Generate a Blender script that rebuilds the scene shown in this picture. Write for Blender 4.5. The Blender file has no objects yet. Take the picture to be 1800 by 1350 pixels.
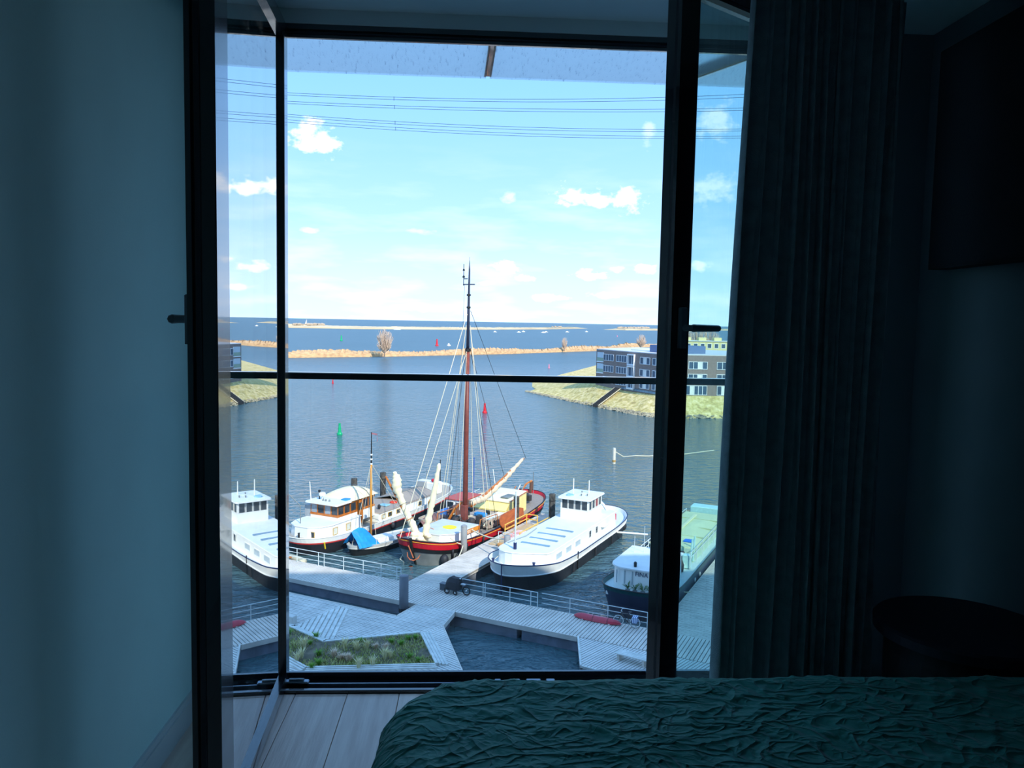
import bpy, bmesh, math, random
from mathutils import Vector, Matrix, noise as mnoise
random.seed(7)
R = math.radians
SC = bpy.context.scene
COL = SC.collection

# ------------------------------------------------------------------ camera
FPX = 1400.0
EYE = Vector((0, 0, 1.51))
YAW, PITCH, ROLL = R(3.0), R(-4.55), R(1.1)
fwd = Vector((math.sin(YAW)*math.cos(PITCH), math.cos(YAW)*math.cos(PITCH), math.sin(PITCH)))
right0 = Vector((math.cos(YAW), -math.sin(YAW), 0)); up0 = right0.cross(fwd)
rgt = right0*math.cos(ROLL) + up0*math.sin(ROLL)
upv = -right0*math.sin(ROLL) + up0*math.cos(ROLL)
cd = bpy.data.cameras.new('camera'); cam = bpy.data.objects.new('camera', cd); COL.objects.link(cam)
cd.sensor_fit = 'HORIZONTAL'; cd.sensor_width = 36.0; cd.lens = 36.0*FPX/1800.0
cd.clip_start = 0.05; cd.clip_end = 30000
cam.matrix_world = Matrix(((rgt.x, upv.x, -fwd.x, EYE.x), (rgt.y, upv.y, -fwd.y, EYE.y), (rgt.z, upv.z, -fwd.z, EYE.z), (0, 0, 0, 1)))
SC.camera = cam
ZW = EYE.z - 20.0                                   # water level, twenty metres below the eye

# ------------------------------------------------------------------ exposure
vs = SC.view_settings
vs.view_transform = 'Standard'; vs.look = 'None'; vs.exposure = 0.85; vs.gamma = 1.0; vs.use_curve_mapping = False

# ------------------------------------------------------------------ survey helpers (photo point -> place)
def ray(px, py): return fwd + rgt*((px-900)/FPX) - upv*((py-675)/FPX)
def ground(px, py, h=0.0):
    d = ray(px, py); return EYE + d*((ZW+h-EYE.z)/d.z)
def plane_y(px, py, y):
    d = ray(px, py); return EYE + d*(y/d.y)

# ------------------------------------------------------------------ sky
def lin(c):
    return tuple((x/255/12.92 if x/255 <= .04045 else ((x/255+.055)/1.055)**2.4) for x in c)
def build_world():
    w = bpy.data.worlds.new('sky'); SC.world = w; w.use_nodes = True
    nt = w.node_tree; nt.nodes.clear(); N = nt.nodes.new; L = nt.links.new
    def math_(op, a, b=None, c=None, clamp=False):
        n = N('ShaderNodeMath'); n.operation = op; n.use_clamp = clamp
        for i, v in enumerate((a, b, c)):
            if v is None: continue
            if isinstance(v, (int, float)): n.inputs[i].default_value = v
            else: L(v, n.inputs[i])
        return n.outputs[0]
    out = N('ShaderNodeOutputWorld'); bg = N('ShaderNodeBackground'); L(bg.outputs[0], out.inputs[0])
    tc = N('ShaderNodeTexCoord'); sep = N('ShaderNodeSeparateXYZ'); L(tc.outputs['Generated'], sep.inputs[0])
    X, Y, Z = sep.outputs
    el = math_('ARCSINE', Z)
    az = math_('ARCTAN2', X, Y)
    # the same few clouds come round again every 72 degrees
    per = R(72.0); half = per/2; az0 = R(3.0)
    azw = math_('SUBTRACT', math_('FLOORED_MODULO', math_('ADD', math_('SUBTRACT', az, az0), half), per), half)
    ramp = N('ShaderNodeValToRGB'); L(Z, ramp.inputs[0])
    e = ramp.color_ramp.elements
    e[0].position = 0.0; e[0].color = (0.58, 0.78, 1.08, 1)
    e[1].position = 1.0; e[1].color = (0.28, 0.55, 1.02, 1)
    for p, c in ((0.045, (0.52, 0.74, 1.06)), (0.12, (0.36, 0.61, 0.97)), (0.20, (0.27, 0.535, 0.96)), (0.30, (0.205, 0.475, 0.95)), (0.48, (0.23, 0.49, 0.95))):
        k = e.new(p); k.color = (*c, 1)
    nz = N('ShaderNodeTexNoise'); nz.noise_dimensions = '2D'; nz.inputs['Scale'].default_value = 42.0; nz.inputs['Detail'].default_value = 8.0; nz.inputs['Roughness'].default_value = .6
    cv = N('ShaderNodeCombineXYZ'); L(azw, cv.inputs[0]); L(math_('MULTIPLY', el, 1.7), cv.inputs[1]); L(cv.outputs[0], nz.inputs['Vector'])
    nv = math_('SUBTRACT', nz.outputs['Fac'], 0.5)
    clouds = [(552, 250, 46, 25, 1), (545, 228, 24, 20, .8), (1020, 345, 46, 19, 1), (1052, 352, 32, 13, .9), (1108, 351, 38, 19, 1), (895, 347, 18, 10, .35), (545, 405, 14, 5, .5),
              (888, 471, 34, 12, .95), (918, 490, 28, 8, .9), (853, 498, 18, 6, .7), (1040, 485, 32, 10, .95), (1086, 473, 18, 7, .8), (1132, 470, 20, 11, .9),
              (965, 522, 42, 8, .75), (742, 541, 42, 6, .5), (1065, 519, 36, 6, .6), (735, 406, 26, 5, .3), (1230, 465, 28, 9, .8), (1255, 215, 34, 30, .5), (1250, 330, 50, 28, .5), (1140, 235, 14, 20, .3), (640, 560, 60, 6, .4)]
    tot = None
    for (px, py, rx, ry, a) in clouds:
        d = ray(px, py).normalized(); ce = math.asin(d.z); ca = math.atan2(d.x, d.y) - az0
        dx = math_('DIVIDE', math_('SUBTRACT', azw, ca), rx/FPX)
        dy = math_('DIVIDE', math_('SUBTRACT', el, ce), ry/FPX)
        r = math_('SQRT', math_('ADD', math_('MULTIPLY', dx, dx), math_('MULTIPLY', dy, dy)))
        m = math_('MULTIPLY', math_('SUBTRACT', math_('ADD', math_('SUBTRACT', 1.0, r), math_('MULTIPLY', nv, 2.8)), 0.05), 1.25, clamp=True)
        m = math_('MULTIPLY', m, a)
        tot = m if tot is None else math_('MAXIMUM', tot, m)
    # thin veil low down
    nz2 = N('ShaderNodeTexNoise'); nz2.noise_dimensions = '2D'; nz2.inputs['Scale'].default_value = 9.0; nz2.inputs['Detail'].default_value = 5.0
    cv2 = N('ShaderNodeCombineXYZ'); L(azw, cv2.inputs[0]); L(math_('MULTIPLY', el, 5), cv2.inputs[1]); L(cv2.outputs[0], nz2.inputs['Vector'])
    veil = math_('MULTIPLY', math_('MULTIPLY', math_('SUBTRACT', nz2.outputs['Fac'], .45, clamp=True), 1.2), math_('SUBTRACT', 1.0, math_('MULTIPLY', el, 4.5), clamp=True), clamp=True)
    tot = math_('MAXIMUM', tot, veil)
    mix = N('ShaderNodeMix'); mix.data_type = 'RGBA'
    L(tot, mix.inputs['Factor']); L(ramp.outputs[0], mix.inputs['A']); mix.inputs['B'].default_value = (1.05, 1.03, 1.02, 1)
    L(mix.outputs['Result'], bg.inputs['Color']); bg.inputs['Strength'].default_value = 0.90
build_world()

# ------------------------------------------------------------------ sun, high behind the building and to the right
sun_d = bpy.data.lights.new('sun', 'SUN'); sun_d.energy = 2.9; sun_d.angle = R(.53); sun_d.color = (1, .94, .84)
sun = bpy.data.objects.new('sun', sun_d); COL.objects.link(sun)
SAZ, SEL = R(25), R(35)
sdir = Vector((math.sin(SAZ)*math.cos(SEL), -math.cos(SAZ)*math.cos(SEL), math.sin(SEL)))
sun.rotation_euler = sdir.to_track_quat('Z', 'Y').to_euler()
sun.location = (0, 0, 60)

# ------------------------------------------------------------------ materials
MATS = {}
def mat(name, rgb, rough=.6, metal=0., var=0., vscale=6., bump=0., bscale=40., spec=.5, stretch=(1, 1, 1), c2=None, srgb=True, coat=0.):
    if name in MATS: return MATS[name]
    m = bpy.data.materials.new(name); m.use_nodes = True; MATS[name] = m
    nt = m.node_tree; b = nt.nodes['Principled BSDF']
    c = lin(rgb) if srgb else rgb
    b.inputs['Base Color'].default_value = (*c, 1); b.inputs['Roughness'].default_value = rough; b.inputs['Metallic'].default_value = metal
    b.inputs['Specular IOR Level'].default_value = spec; b.inputs['Coat Weight'].default_value = coat
    if var > 0 or c2 or bump > 0:
        tc = nt.nodes.new('ShaderNodeTexCoord'); mp = nt.nodes.new('ShaderNodeMapping'); nt.links.new(tc.outputs['Object'], mp.inputs['Vector']); mp.inputs['Scale'].default_value = stretch
    if var > 0 or c2:
        nz = nt.nodes.new('ShaderNodeTexNoise'); nz.inputs['Scale'].default_value = vscale; nz.inputs['Detail'].default_value = 6
        nt.links.new(mp.outputs[0], nz.inputs['Vector'])
        rp = nt.nodes.new('ShaderNodeValToRGB'); nt.links.new(nz.outputs['Fac'], rp.inputs[0])
        ca = lin(c2) if c2 else tuple(x*(1-var) for x in c); cb = c if c2 else tuple(min(1, x*(1+var)) for x in c)
        rp.color_ramp.elements[0].position = .35; rp.color_ramp.elements[1].position = .65
        rp.color_ramp.elements[0].color = (*ca, 1); rp.color_ramp.elements[1].color = (*cb, 1)
        nt.links.new(rp.outputs[0], b.inputs['Base Color'])
    if bump > 0:
        n2 = nt.nodes.new('ShaderNodeTexNoise'); n2.inputs['Scale'].default_value = bscale; n2.inputs['Detail'].default_value = 5
        nt.links.new(mp.outputs[0], n2.inputs['Vector'])
        bp = nt.nodes.new('ShaderNodeBump'); bp.inputs['Strength'].default_value = bump; bp.inputs['Distance'].default_value = .02
        nt.links.new(n2.outputs['Fac'], bp.inputs['Height']); nt.links.new(bp.outputs[0], b.inputs['Normal'])
    return m
def glass(name, tint=(1, 1, 1), power=3.0, rough=0.0):
    """thin architectural glazing: clear with Fresnel reflection of its stacked surfaces"""
    if name in MATS: return MATS[name]
    m = bpy.data.materials.new(name); m.use_nodes = True; MATS[name] = m; nt = m.node_tree; nt.nodes.clear(); N = nt.nodes.new; L = nt.links.new
    out = N('ShaderNodeOutputMaterial'); mx = N('ShaderNodeMixShader'); tr = N('ShaderNodeBsdfTransparent'); gl = N('ShaderNodeBsdfGlossy')
    tr.inputs[0].default_value = (*tint, 1); gl.inputs['Roughness'].default_value = rough; gl.inputs['Color'].default_value = (1, 1, 1, 1)
    fr = N('ShaderNodeFresnel'); ge = N('ShaderNodeNewGeometry'); ior = N('ShaderNodeMix'); ior.data_type = 'FLOAT'
    L(ge.outputs['Backfacing'], ior.inputs['Factor']); ior.inputs['A'].default_value = 1.5; ior.inputs['B'].default_value = 1/1.5
    L(ior.outputs['Result'], fr.inputs['IOR'])
    inv = N('ShaderNodeMath'); inv.operation = 'SUBTRACT'; inv.inputs[0].default_value = 1; L(fr.outputs[0], inv.inputs[1])
    pw = N('ShaderNodeMath'); pw.operation = 'POWER'; L(inv.outputs[0], pw.inputs[0]); pw.inputs[1].default_value = power
    fa = N('ShaderNodeMath'); fa.operation = 'SUBTRACT'; fa.inputs[0].default_value = 1; L(pw.outputs[0], fa.inputs[1])
    L(fa.outputs[0], mx.inputs[0]); L(tr.outputs[0], mx.inputs[1]); L(gl.outputs[0], mx.inputs[2]); L(mx.outputs[0], out.inputs[0])
    return m

# ------------------------------------------------------------------ mesh builder
class MB:
    def __init__(s): s.v = []; s.f = []
    def add(s, vs, fs):
        b = len(s.v); s.v += [tuple(v) for v in vs]; s.f += [tuple(i+b for i in f) for f in fs]; return s
    def box(s, x0, x1, y0, y1, z0, z1, M=None):
        vs = [Vector(p) for p in ((x0,y0,z0),(x1,y0,z0),(x1,y1,z0),(x0,y1,z0),(x0,y0,z1),(x1,y0,z1),(x1,y1,z1),(x0,y1,z1))]
        if M is not None: vs = [M @ v for v in vs]
        return s.add(vs, ((0,3,2,1),(4,5,6,7),(0,1,5,4),(1,2,6,5),(2,3,7,6),(3,0,4,7)))
    def cbox(s, x0, x1, y0, y1, z0, z1, c=.01, M=None):
        """box with chamfered vertical and top edges"""
        p = [(x0+c,y0),(x1-c,y0),(x1,y0+c),(x1,y1-c),(x1-c,y1),(x0+c,y1),(x0,y1-c),(x0,y0+c)]
        q = [(x0+2*c,y0+c),(x1-2*c,y0+c),(x1-c,y0+2*c),(x1-c,y1-2*c),(x1-2*c,y1-c),(x0+2*c,y1-c),(x0+c,y1-2*c),(x0+c,y0+2*c)]
        vs = [Vector((a,b,z0)) for a,b in p]+[Vector((a,b,z1-c)) for a,b in p]+[Vector((a,b,z1)) for a,b in q]
        if M is not None: vs = [M @ v for v in vs]
        fs = [tuple(range(7,-1,-1)), tuple(range(16,24))]
        for r in (0, 8):
            for i in range(8): j = (i+1) % 8; fs.append((r+i, r+j, r+8+j, r+8+i))
        return s.add(vs, fs)
    def prism(s, poly, z0, z1, inset_top=0., crown=0.):
        n = len(poly); cx = sum(p[0] for p in poly)/n; cy = sum(p[1] for p in poly)/n
        z0f = z0 if callable(z0) else (lambda x, y: z0); z1f = z1 if callable(z1) else (lambda x, y: z1)
        vs = [(x, y, z0f(x, y)) for x, y in poly] + [(x+(cx-x)*inset_top, y+(cy-y)*inset_top, z1f(x, y)) for x, y in poly]
        fs = [tuple(range(n-1, -1, -1))] + [(i, (i+1) % n, n+(i+1) % n, n+i) for i in range(n)]
        if crown:
            vs.append((cx, cy, z1f(cx, cy)+crown)); fs += [(n+i, n+(i+1) % n, 2*n) for i in range(n)]
        else: fs.append(tuple(range(n, 2*n)))
        return s.add(vs, fs)
    def tube(s, pts, r, n=6, cap=True):
        pts = [Vector(p) for p in pts]; k = len(pts)
        if not isinstance(r, (list, tuple)): r = [r]*k
        vs = []; ref = None
        for i, p in enumerate(pts):
            t = (pts[min(i+1, k-1)]-pts[max(i-1, 0)])
            if t.length < 1e-9: t = Vector((0, 0, 1))
            t.normalize()
            if ref is None: ref = Vector((0, 0, 1)) if abs(t.z) < .9 else Vector((1, 0, 0))
            a = ref - t*ref.dot(t)
            if a.length < 1e-6: a = Vector((1, 0, 0)) - t*t.x
            a.normalize(); ref = a; b = t.cross(a)
            for j in range(n):
                th = 2*math.pi*j/n; vs.append(p + (a*math.cos(th)+b*math.sin(th))*r[i])
        fs = []
        for i in range(k-1):
            for j in range(n): fs.append((i*n+j, i*n+(j+1) % n, (i+1)*n+(j+1) % n, (i+1)*n+j))
        if cap: fs += [tuple(range(n-1, -1, -1)), tuple(range((k-1)*n, k*n))]
        return s.add(vs, fs)
    def ring(s, c, axis, rad, r, n=20, m=5):
        c = Vector(c); axis = Vector(axis).normalized(); a = axis.orthogonal().normalized(); b = axis.cross(a); vs = []; fs = []
        for i in range(n):
            th = 2*math.pi*i/n; d = a*math.cos(th)+b*math.sin(th)
            for j in range(m):
                ph = 2*math.pi*j/m; vs.append(c + d*(rad+r*math.cos(ph)) + axis*(r*math.sin(ph)))
        for i in range(n):
            for j in range(m): fs.append((i*m+j, ((i+1) % n)*m+j, ((i+1) % n)*m+(j+1) % m, i*m+(j+1) % m))
        return s.add(vs, fs)
    def lathe(s, c, prof, n=16):
        c = Vector(c); vs = []; fs = []; k = len(prof)
        for r, z in prof:
            for j in range(n): th = 2*math.pi*j/n; vs.append(c+Vector((r*math.cos(th), r*math.sin(th), z)))
        for i in range(k-1):
            for j in range(n): fs.append((i*n+j, i*n+(j+1) % n, (i+1)*n+(j+1) % n, (i+1)*n+j))
        fs += [tuple(range(n-1, -1, -1)), tuple(range((k-1)*n, k*n))]
        return s.add(vs, fs)
    def ball(s, c, r, n=10, sq=(1, 1, 1)):
        c = Vector(c); k = n//2; vs = []; fs = []
        for i in range(1, k):
            ph = math.pi*i/k
            for j in range(n): th = 2*math.pi*j/n; vs.append(c+Vector((r*sq[0]*math.sin(ph)*math.cos(th), r*sq[1]*math.sin(ph)*math.sin(th), r*sq[2]*math.cos(ph))))
        vs += [c+Vector((0, 0, r*sq[2])), c-Vector((0, 0, r*sq[2]))]; T = len(vs)-2
        for i in range(k-2):
            for j in range(n): fs.append((i*n+j, (i+1)*n+j, (i+1)*n+(j+1) % n, i*n+(j+1) % n))
        for j in range(n): fs.append((T, j, (j+1) % n)); fs.append((T+1, (k-2)*n+(j+1) % n, (k-2)*n+j))
        return s.add(vs, fs)
    def grid(s, rows):
        """rows of equal length point lists"""
        n = len(rows[0]); vs = [p for r in rows for p in r]
        fs = [(i*n+j, i*n+j+1, (i+1)*n+j+1, (i+1)*n+j) for i in range(len(rows)-1) for j in range(n-1)]
        return s.add(vs, fs)
    def build(s, name, m, parent=None, smooth=False, kind=None, label=None, offset=None):
        me = bpy.data.meshes.new(name); me.from_pydata(s.v, [], s.f); me.update()
        me.materials.append(m)
        if smooth: me.polygons.foreach_set('use_smooth', [True]*len(me.polygons))
        bm = bmesh.new(); bm.from_mesh(me); bmesh.ops.recalc_face_normals(bm, faces=bm.faces); bm.to_mesh(me); bm.free()
        o = bpy.data.objects.new(name, me); COL.objects.link(o)
        if parent: o.parent = parent
        if kind: o['kind'] = kind
        if label: o['label'] = label
        return o
def tag(o, label=None, cat=None, group=None, kind=None):
    if label: o['label'] = label
    if cat: o['category'] = cat
    if group: o['group'] = group
    if kind: o['kind'] = kind
    return o
def thing(name, label, cat, loc=(0, 0, 0), rz=0., group=None):
    o = bpy.data.objects.new(name, None); COL.objects.link(o); o.location = loc; o.rotation_euler = (0, 0, rz); o.empty_display_size = .2
    return tag(o, label, cat, group)
def copy_tree(o, parent=None):
    c = o.copy(); COL.objects.link(c); c.parent = parent
    for ch in list(o.children): copy_tree(ch, c)
    return c
def struct(name, mb, m, parent=None, smooth=False):
    o = mb.build(name, m, parent, smooth)
    if parent is None: o['kind'] = 'structure'
    return o
def share(o, parent, loc, rz=0., scale=None):
    c = bpy.data.objects.new(o.name.split('.')[0], o.data); COL.objects.link(c); c.parent = parent; c.location = loc; c.rotation_euler = (0, 0, rz)
    if scale: c.scale = scale
    return c
# ---------------- built in order: room, harbour, boats, far shore
# ================================================================== the room
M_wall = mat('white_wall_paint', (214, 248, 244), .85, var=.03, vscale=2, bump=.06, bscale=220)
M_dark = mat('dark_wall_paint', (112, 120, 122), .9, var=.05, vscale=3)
M_ceil = mat('ceiling_paint', (232, 236, 234), .9, var=.03, vscale=2)
M_trim = mat('white_trim', (216, 220, 220), .5, var=.02)
M_frame = mat('black_window_metal', (20, 23, 30), .22, var=.12, vscale=8, spec=.7, coat=.8)
M_gasket = mat('dark_grey_gasket', (40, 43, 50), .45, var=.1)
M_alu = mat('brushed_aluminium', (150, 158, 168), .35, metal=.9, var=.08, vscale=30)
M_handle = mat('charcoal_handle', (118, 124, 132), .4, var=.05)
M_glassL = glass('casement_glass', (.95, .985, .98), 3.6)
M_glassR = glass('casement_glass_tinted', (.80, .95, .93), 2.0)
M_glassB = glass('balustrade_glass', (.955, .985, .985), 1.0)

XL, XR, YW, YI = -1.03, 1.86, 3.24, -3.0          # room width, window plane, back of the room
ZC = 2.70
def room():
    struct('wall_left', MB().box(XL-.3, XL, YI-.3, 3.45, -.15, 3.05), M_wall)
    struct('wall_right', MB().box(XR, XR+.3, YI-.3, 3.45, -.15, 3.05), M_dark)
    struct('wall_back', MB().box(XL, XR, YI-.3, YI, -.15, 3.05), M_wall)
    struct('ceiling', MB().box(XL, XR, YI, 3.45, ZC, 3.05), M_ceil)
    struct('wall_window_left', MB().box(XL, -.80, YW+.01, 3.45, -.15, ZC), M_wall)
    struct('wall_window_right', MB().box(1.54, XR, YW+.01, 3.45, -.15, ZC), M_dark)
    struct('wall_window_head', MB().box(-.80, 1.54, YW-.01, 3.29, 2.645, ZC), M_ceil)
    b = MB(); b.box(XL, XL+.016, YI, 3.235, 0, .085); b.box(XL, XL+.009, YI, 3.235, .085, .105)
    struct('baseboard_left', b, M_trim)
    # floor of oak planks
    fl = struct('floor', MB().box(XL, XR, YI, 3.13, -.15, -.016), mat('subfloor', (60, 56, 52), .9, var=.1))
    woods = []
    for k in range(4):
        m = mat('oak_plank_%d' % k, ((246, 222, 206), (238, 214, 200), (248, 226, 210), (242, 218, 204))[k], .42, stretch=(14, 1.1, 14), c2=((226, 196, 180), (218, 190, 176), (232, 204, 186), (222, 192, 176))[k], vscale=2.2, bump=.12, bscale=9)
        woods.append(m)
    x = -.475 - .207*4; i = 0; rnd = random.Random(3)
    while x < XR:
        y = YI - rnd.random()*1.5
        while y < 3.12:
            y1 = y + 1.9
            x0, x1, a, b_ = max(x+.0012, XL), min(x+.2058, XR), max(y, YI)+.0008, min(y1, 3.125)-.0008
            if x1 > x0 and b_ > a:
                MB().cbox(x0, x1, a, b_, -.016, 0, .0015).build('plank', woods[rnd.randrange(4)], fl)
            y = y1
        x += .207
room()

def fixed_frame():
    w = bpy.data.objects.new('window_1', None); COL.objects.link(w); w.location = (.37, 3.28, 0); w['kind'] = 'structure'; w['label'] = 'black metal outer frame of the balcony opening'
    off = Vector((-.37, -3.28, 0))
    def part(name, mb, m):
        mb.v = [tuple(Vector(v)+off) for v in mb.v]; return mb.build(name, m, w)
    part('jamb', MB().box(-.80, -.738, 3.245, 3.262, 0, 2.645), M_frame)
    part('jamb', MB().box(1.485, 1.54, 3.245, 3.262, 0, 2.645), M_frame)
    h = MB(); h.box(-.745, 1.485, 3.25, 3.264, 2.597, 2.645); h.box(-.745, 1.485, 3.235, 3.25, 2.625, 2.645); part('head', h, M_frame)
    part('head_gasket', MB().box(-.745, 1.485, 3.243, 3.25, 2.612, 2.618), M_gasket)
    part('threshold', MB().box(-.80, 1.54, 3.235, 3.250, -.15, .040), M_frame)
    part('threshold_lip', MB().box(-.80, 1.54, 3.213, 3.235, -.15, .013), M_frame)
    part('threshold_channel', MB().box(-.80, 1.54, 3.18, 3.213, -.15, .0), M_gasket)
    part('track_rail', MB().cbox(-.80, 1.54, 3.172, 3.180, -.10, .021, .0015), M_alu)
    part('threshold_channel', MB().box(-.80, 1.54, 3.15, 3.172, -.15, .002), M_gasket)
    part('threshold_lip', MB().cbox(-.80, 1.54, 3.128, 3.150, -.15, .013, .002), M_frame)
    # latch keeps and hinge shoe on the track
    for px, wd in ((875, .026), (905, .044), (938, .06), (968, .036)):
        p = plane_y(px, 1198, 3.18); x = p.x
        k = MB(); k.cbox(x-wd/2, x+wd/2, 3.172, 3.20, .002, .026, .002); k.box(x-wd*.3, x+wd*.3, 3.168, 3.176, .016, .031)
        part('latch_keep', k, M_alu)
    k = MB(); k.cbox(-.735, -.64, 3.172, 3.20, .002, .028, .003); k.tube([(-.72, 3.186, .03), (-.66, 3.186, .03)], .008, 8); part('hinge_shoe', k, M_alu)
fixed_frame()

def casement(name, loc, rz, sg, w, pane, label, lock=.065):
    """leaf hinged at local x=0, running to sg*w; exterior face y=0, room face y=-t"""
    r = bpy.data.objects.new(name, None); COL.objects.link(r); r.location = loc; r.rotation_euler = (0, 0, rz); r['kind'] = 'structure'; r['label'] = label
    t, st, ls_, z0, z1 = .073, .072, lock, .012, 2.632; gz0, gz1 = .062, 2.572
    def bx(x0, x1, *a, c=0):
        a0, a1 = sorted((sg*x0, sg*x1))
        return MB().cbox(a0, a1, *a, c) if c else MB().box(a0, a1, *a)
    bx(0, st, -t, 0, z0, z1, c=.002).build('hinge_stile', M_frame, r)
    f = bx(w-ls_, w, -t+.014, 0, z0, z1, c=.002); a0, a1 = sorted((sg*(w-ls_), sg*(w+.016))); f.box(a0, a1, -t, -t+.014, z0, z1)
    fs = f.build('lock_stile', M_frame, r)
    a0, a1 = sorted((sg*w, sg*(w+.004)))
    MB().box(a0, a1, -t+.020, -t+.034, z0, z1).build('gasket', M_gasket, fs)
    ls = MB()
    for zz in (.35, 1.02, 1.62, 2.15): a0, a1 = sorted((sg*w, sg*(w+.008))); ls.box(a0, a1, -t+.021, -t+.033, zz, zz+.05)
    ls.build('lock_bolt', M_gasket, fs)
    bx(st, w-ls_, -t, 0, z0, gz0).build('bottom_rail', M_frame, r)
    bx(st, w-ls_, -t, 0, gz1, z1).build('top_rail', M_frame, r)
    bd = MB()
    for (x0, x1, za, zb) in ((st, w-ls_, gz0, gz0+.012), (st, w-ls_, gz1-.012, gz1), (st, st+.012, gz0+.012, gz1-.012), (w-ls_-.012, w-ls_, gz0+.012, gz1-.012)):
        a0, a1 = sorted((sg*x0, sg*x1)); bd.box(a0, a1, -t+.004, -.041, za, zb)
    bd.build('glazing_bead', M_gasket, r)
    bx(st-.01, w-ls_+.01, -.040, -.016, gz0-.01, gz1+.01).build('pane', pane, r)
    # handle: oblong plate, neck and lever pointing at the hinges
    hz = 1.497; hx = w-.030
    pl = MB(); a0, a1 = sorted((sg*(hx-.016), sg*(hx+.016))); pl.cbox(a0, a1, -t-.016, -t, hz-.066, hz+.066, .003)
    hp = pl.build('handle_plate', M_handle, r)
    lv = MB(); lv.tube([(sg*hx, -t-.012, hz), (sg*hx, -t-.045, hz)], [.011, .010], 10)
    lv.tube([(sg*(hx+.008), -t-.05, hz), (sg*hx, -t-.052, hz), (sg*(hx-.06), -t-.054, hz), (sg*(hx-.132), -t-.050, hz)], [.010, .0125, .0115, .0105], 8)
    lv.build('handle_lever', M_handle, hp)
    hg = MB()
    for zz in (.25, 1.3, 2.35): hg.tube([(0, -t*.55, zz-.05), (0, -t*.55, zz+.05)], .009, 8)
    hg.build('hinge', M_frame, r)
    return r
casement('door_1', (-.730, 3.232, 0), R(-86.75), 1, 1.09, M_glassL, 'tall glazed balcony door leaf swung in beside the white wall', .135)
casement('door_2', (1.498, 3.232, 0), R(35.5), -1, 1.09, M_glassR, 'tall glazed balcony door leaf swung half open beside the grey curtain')

def balustrade():
    t = thing('balcony_railing', 'frameless glass balustrade with slim black handrail outside the opening', 'railing', (.37, 3.42, 0))
    MB().cbox(-1.32, 1.42, -.024, .024, 1.247, 1.275, .004).build('handrail', M_frame, t)
    MB().box(-1.31, 1.41, -.008, .008, -.12, 1.249).build('glass_pane', M_glassB, t)
    MB().box(-1.31, 1.41, -.03, .03, -.2, -.10).build('base_channel', M_frame, t)
    for x in (-1.30, 1.40): MB().box(x-.012, x+.012, -.08, 0, 1.2, 1.247).build('bracket', M_frame, t)
balustrade()

def curtain():
    m = mat('dark_grey_curtain', (158, 164, 170), .95, var=.12, vscale=25, bump=.25, bscale=260)
    a = Vector((.872, 2.622, 0)); b = Vector((1.545, 2.90, 0)); d = (b-a); Ln = d.length; d.normalize(); n = Vector((d.y, -d.x, 0))
    rnd = random.Random(11); nf = 11
    ph = [rnd.random()*6.28 for _ in range(nf+2)]; am = [.55+.6*rnd.random() for _ in range(nf+2)]
    NU, NZ = 330, 34; rows = []
    for j in range(NZ+1):
        v = j/NZ; z = .02 + (ZC-.035)*v; row = []
        for i in range(NU+1):
            u = i/NU; k = u*nf + .22*math.sin(3*v+u*9) + .12*(1-v)*math.sin(u*23)
            seg = min(nf, int(max(0, k))); A = .034*(am[seg]*(1-(k-int(k)))+am[seg+1]*(k-int(k)))*(.72+.28*(1-v))
            w = math.sin(2*math.pi*k); off = A*(w + .25*math.sin(4*math.pi*k+ph[seg]))
            lean = -.045*(1-v)*(1-u)**1.2
            p = a + d*(u*Ln + .018*math.cos(2*math.pi*k) + lean) + n*(off+.01)
            row.append((p.x, p.y, z))
        rows.append(row)
    o = MB().grid(rows).build('curtain', m, None, True)
    tag(o, 'heavy dark grey floor-length curtain hanging in folds right of the opening', 'curtain')
    md = o.modifiers.new('cloth', 'SOLIDIFY'); md.thickness = .003
    tr = MB().box(.84, 1.62, 2.74, 2.76, ZC-.02, ZC); tr.v = [tuple(v) for v in tr.v]
    t = tr.build('curtain_track', M_trim); tag(t, 'slim ceiling track above the dark curtain', 'curtain track')
curtain()

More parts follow.
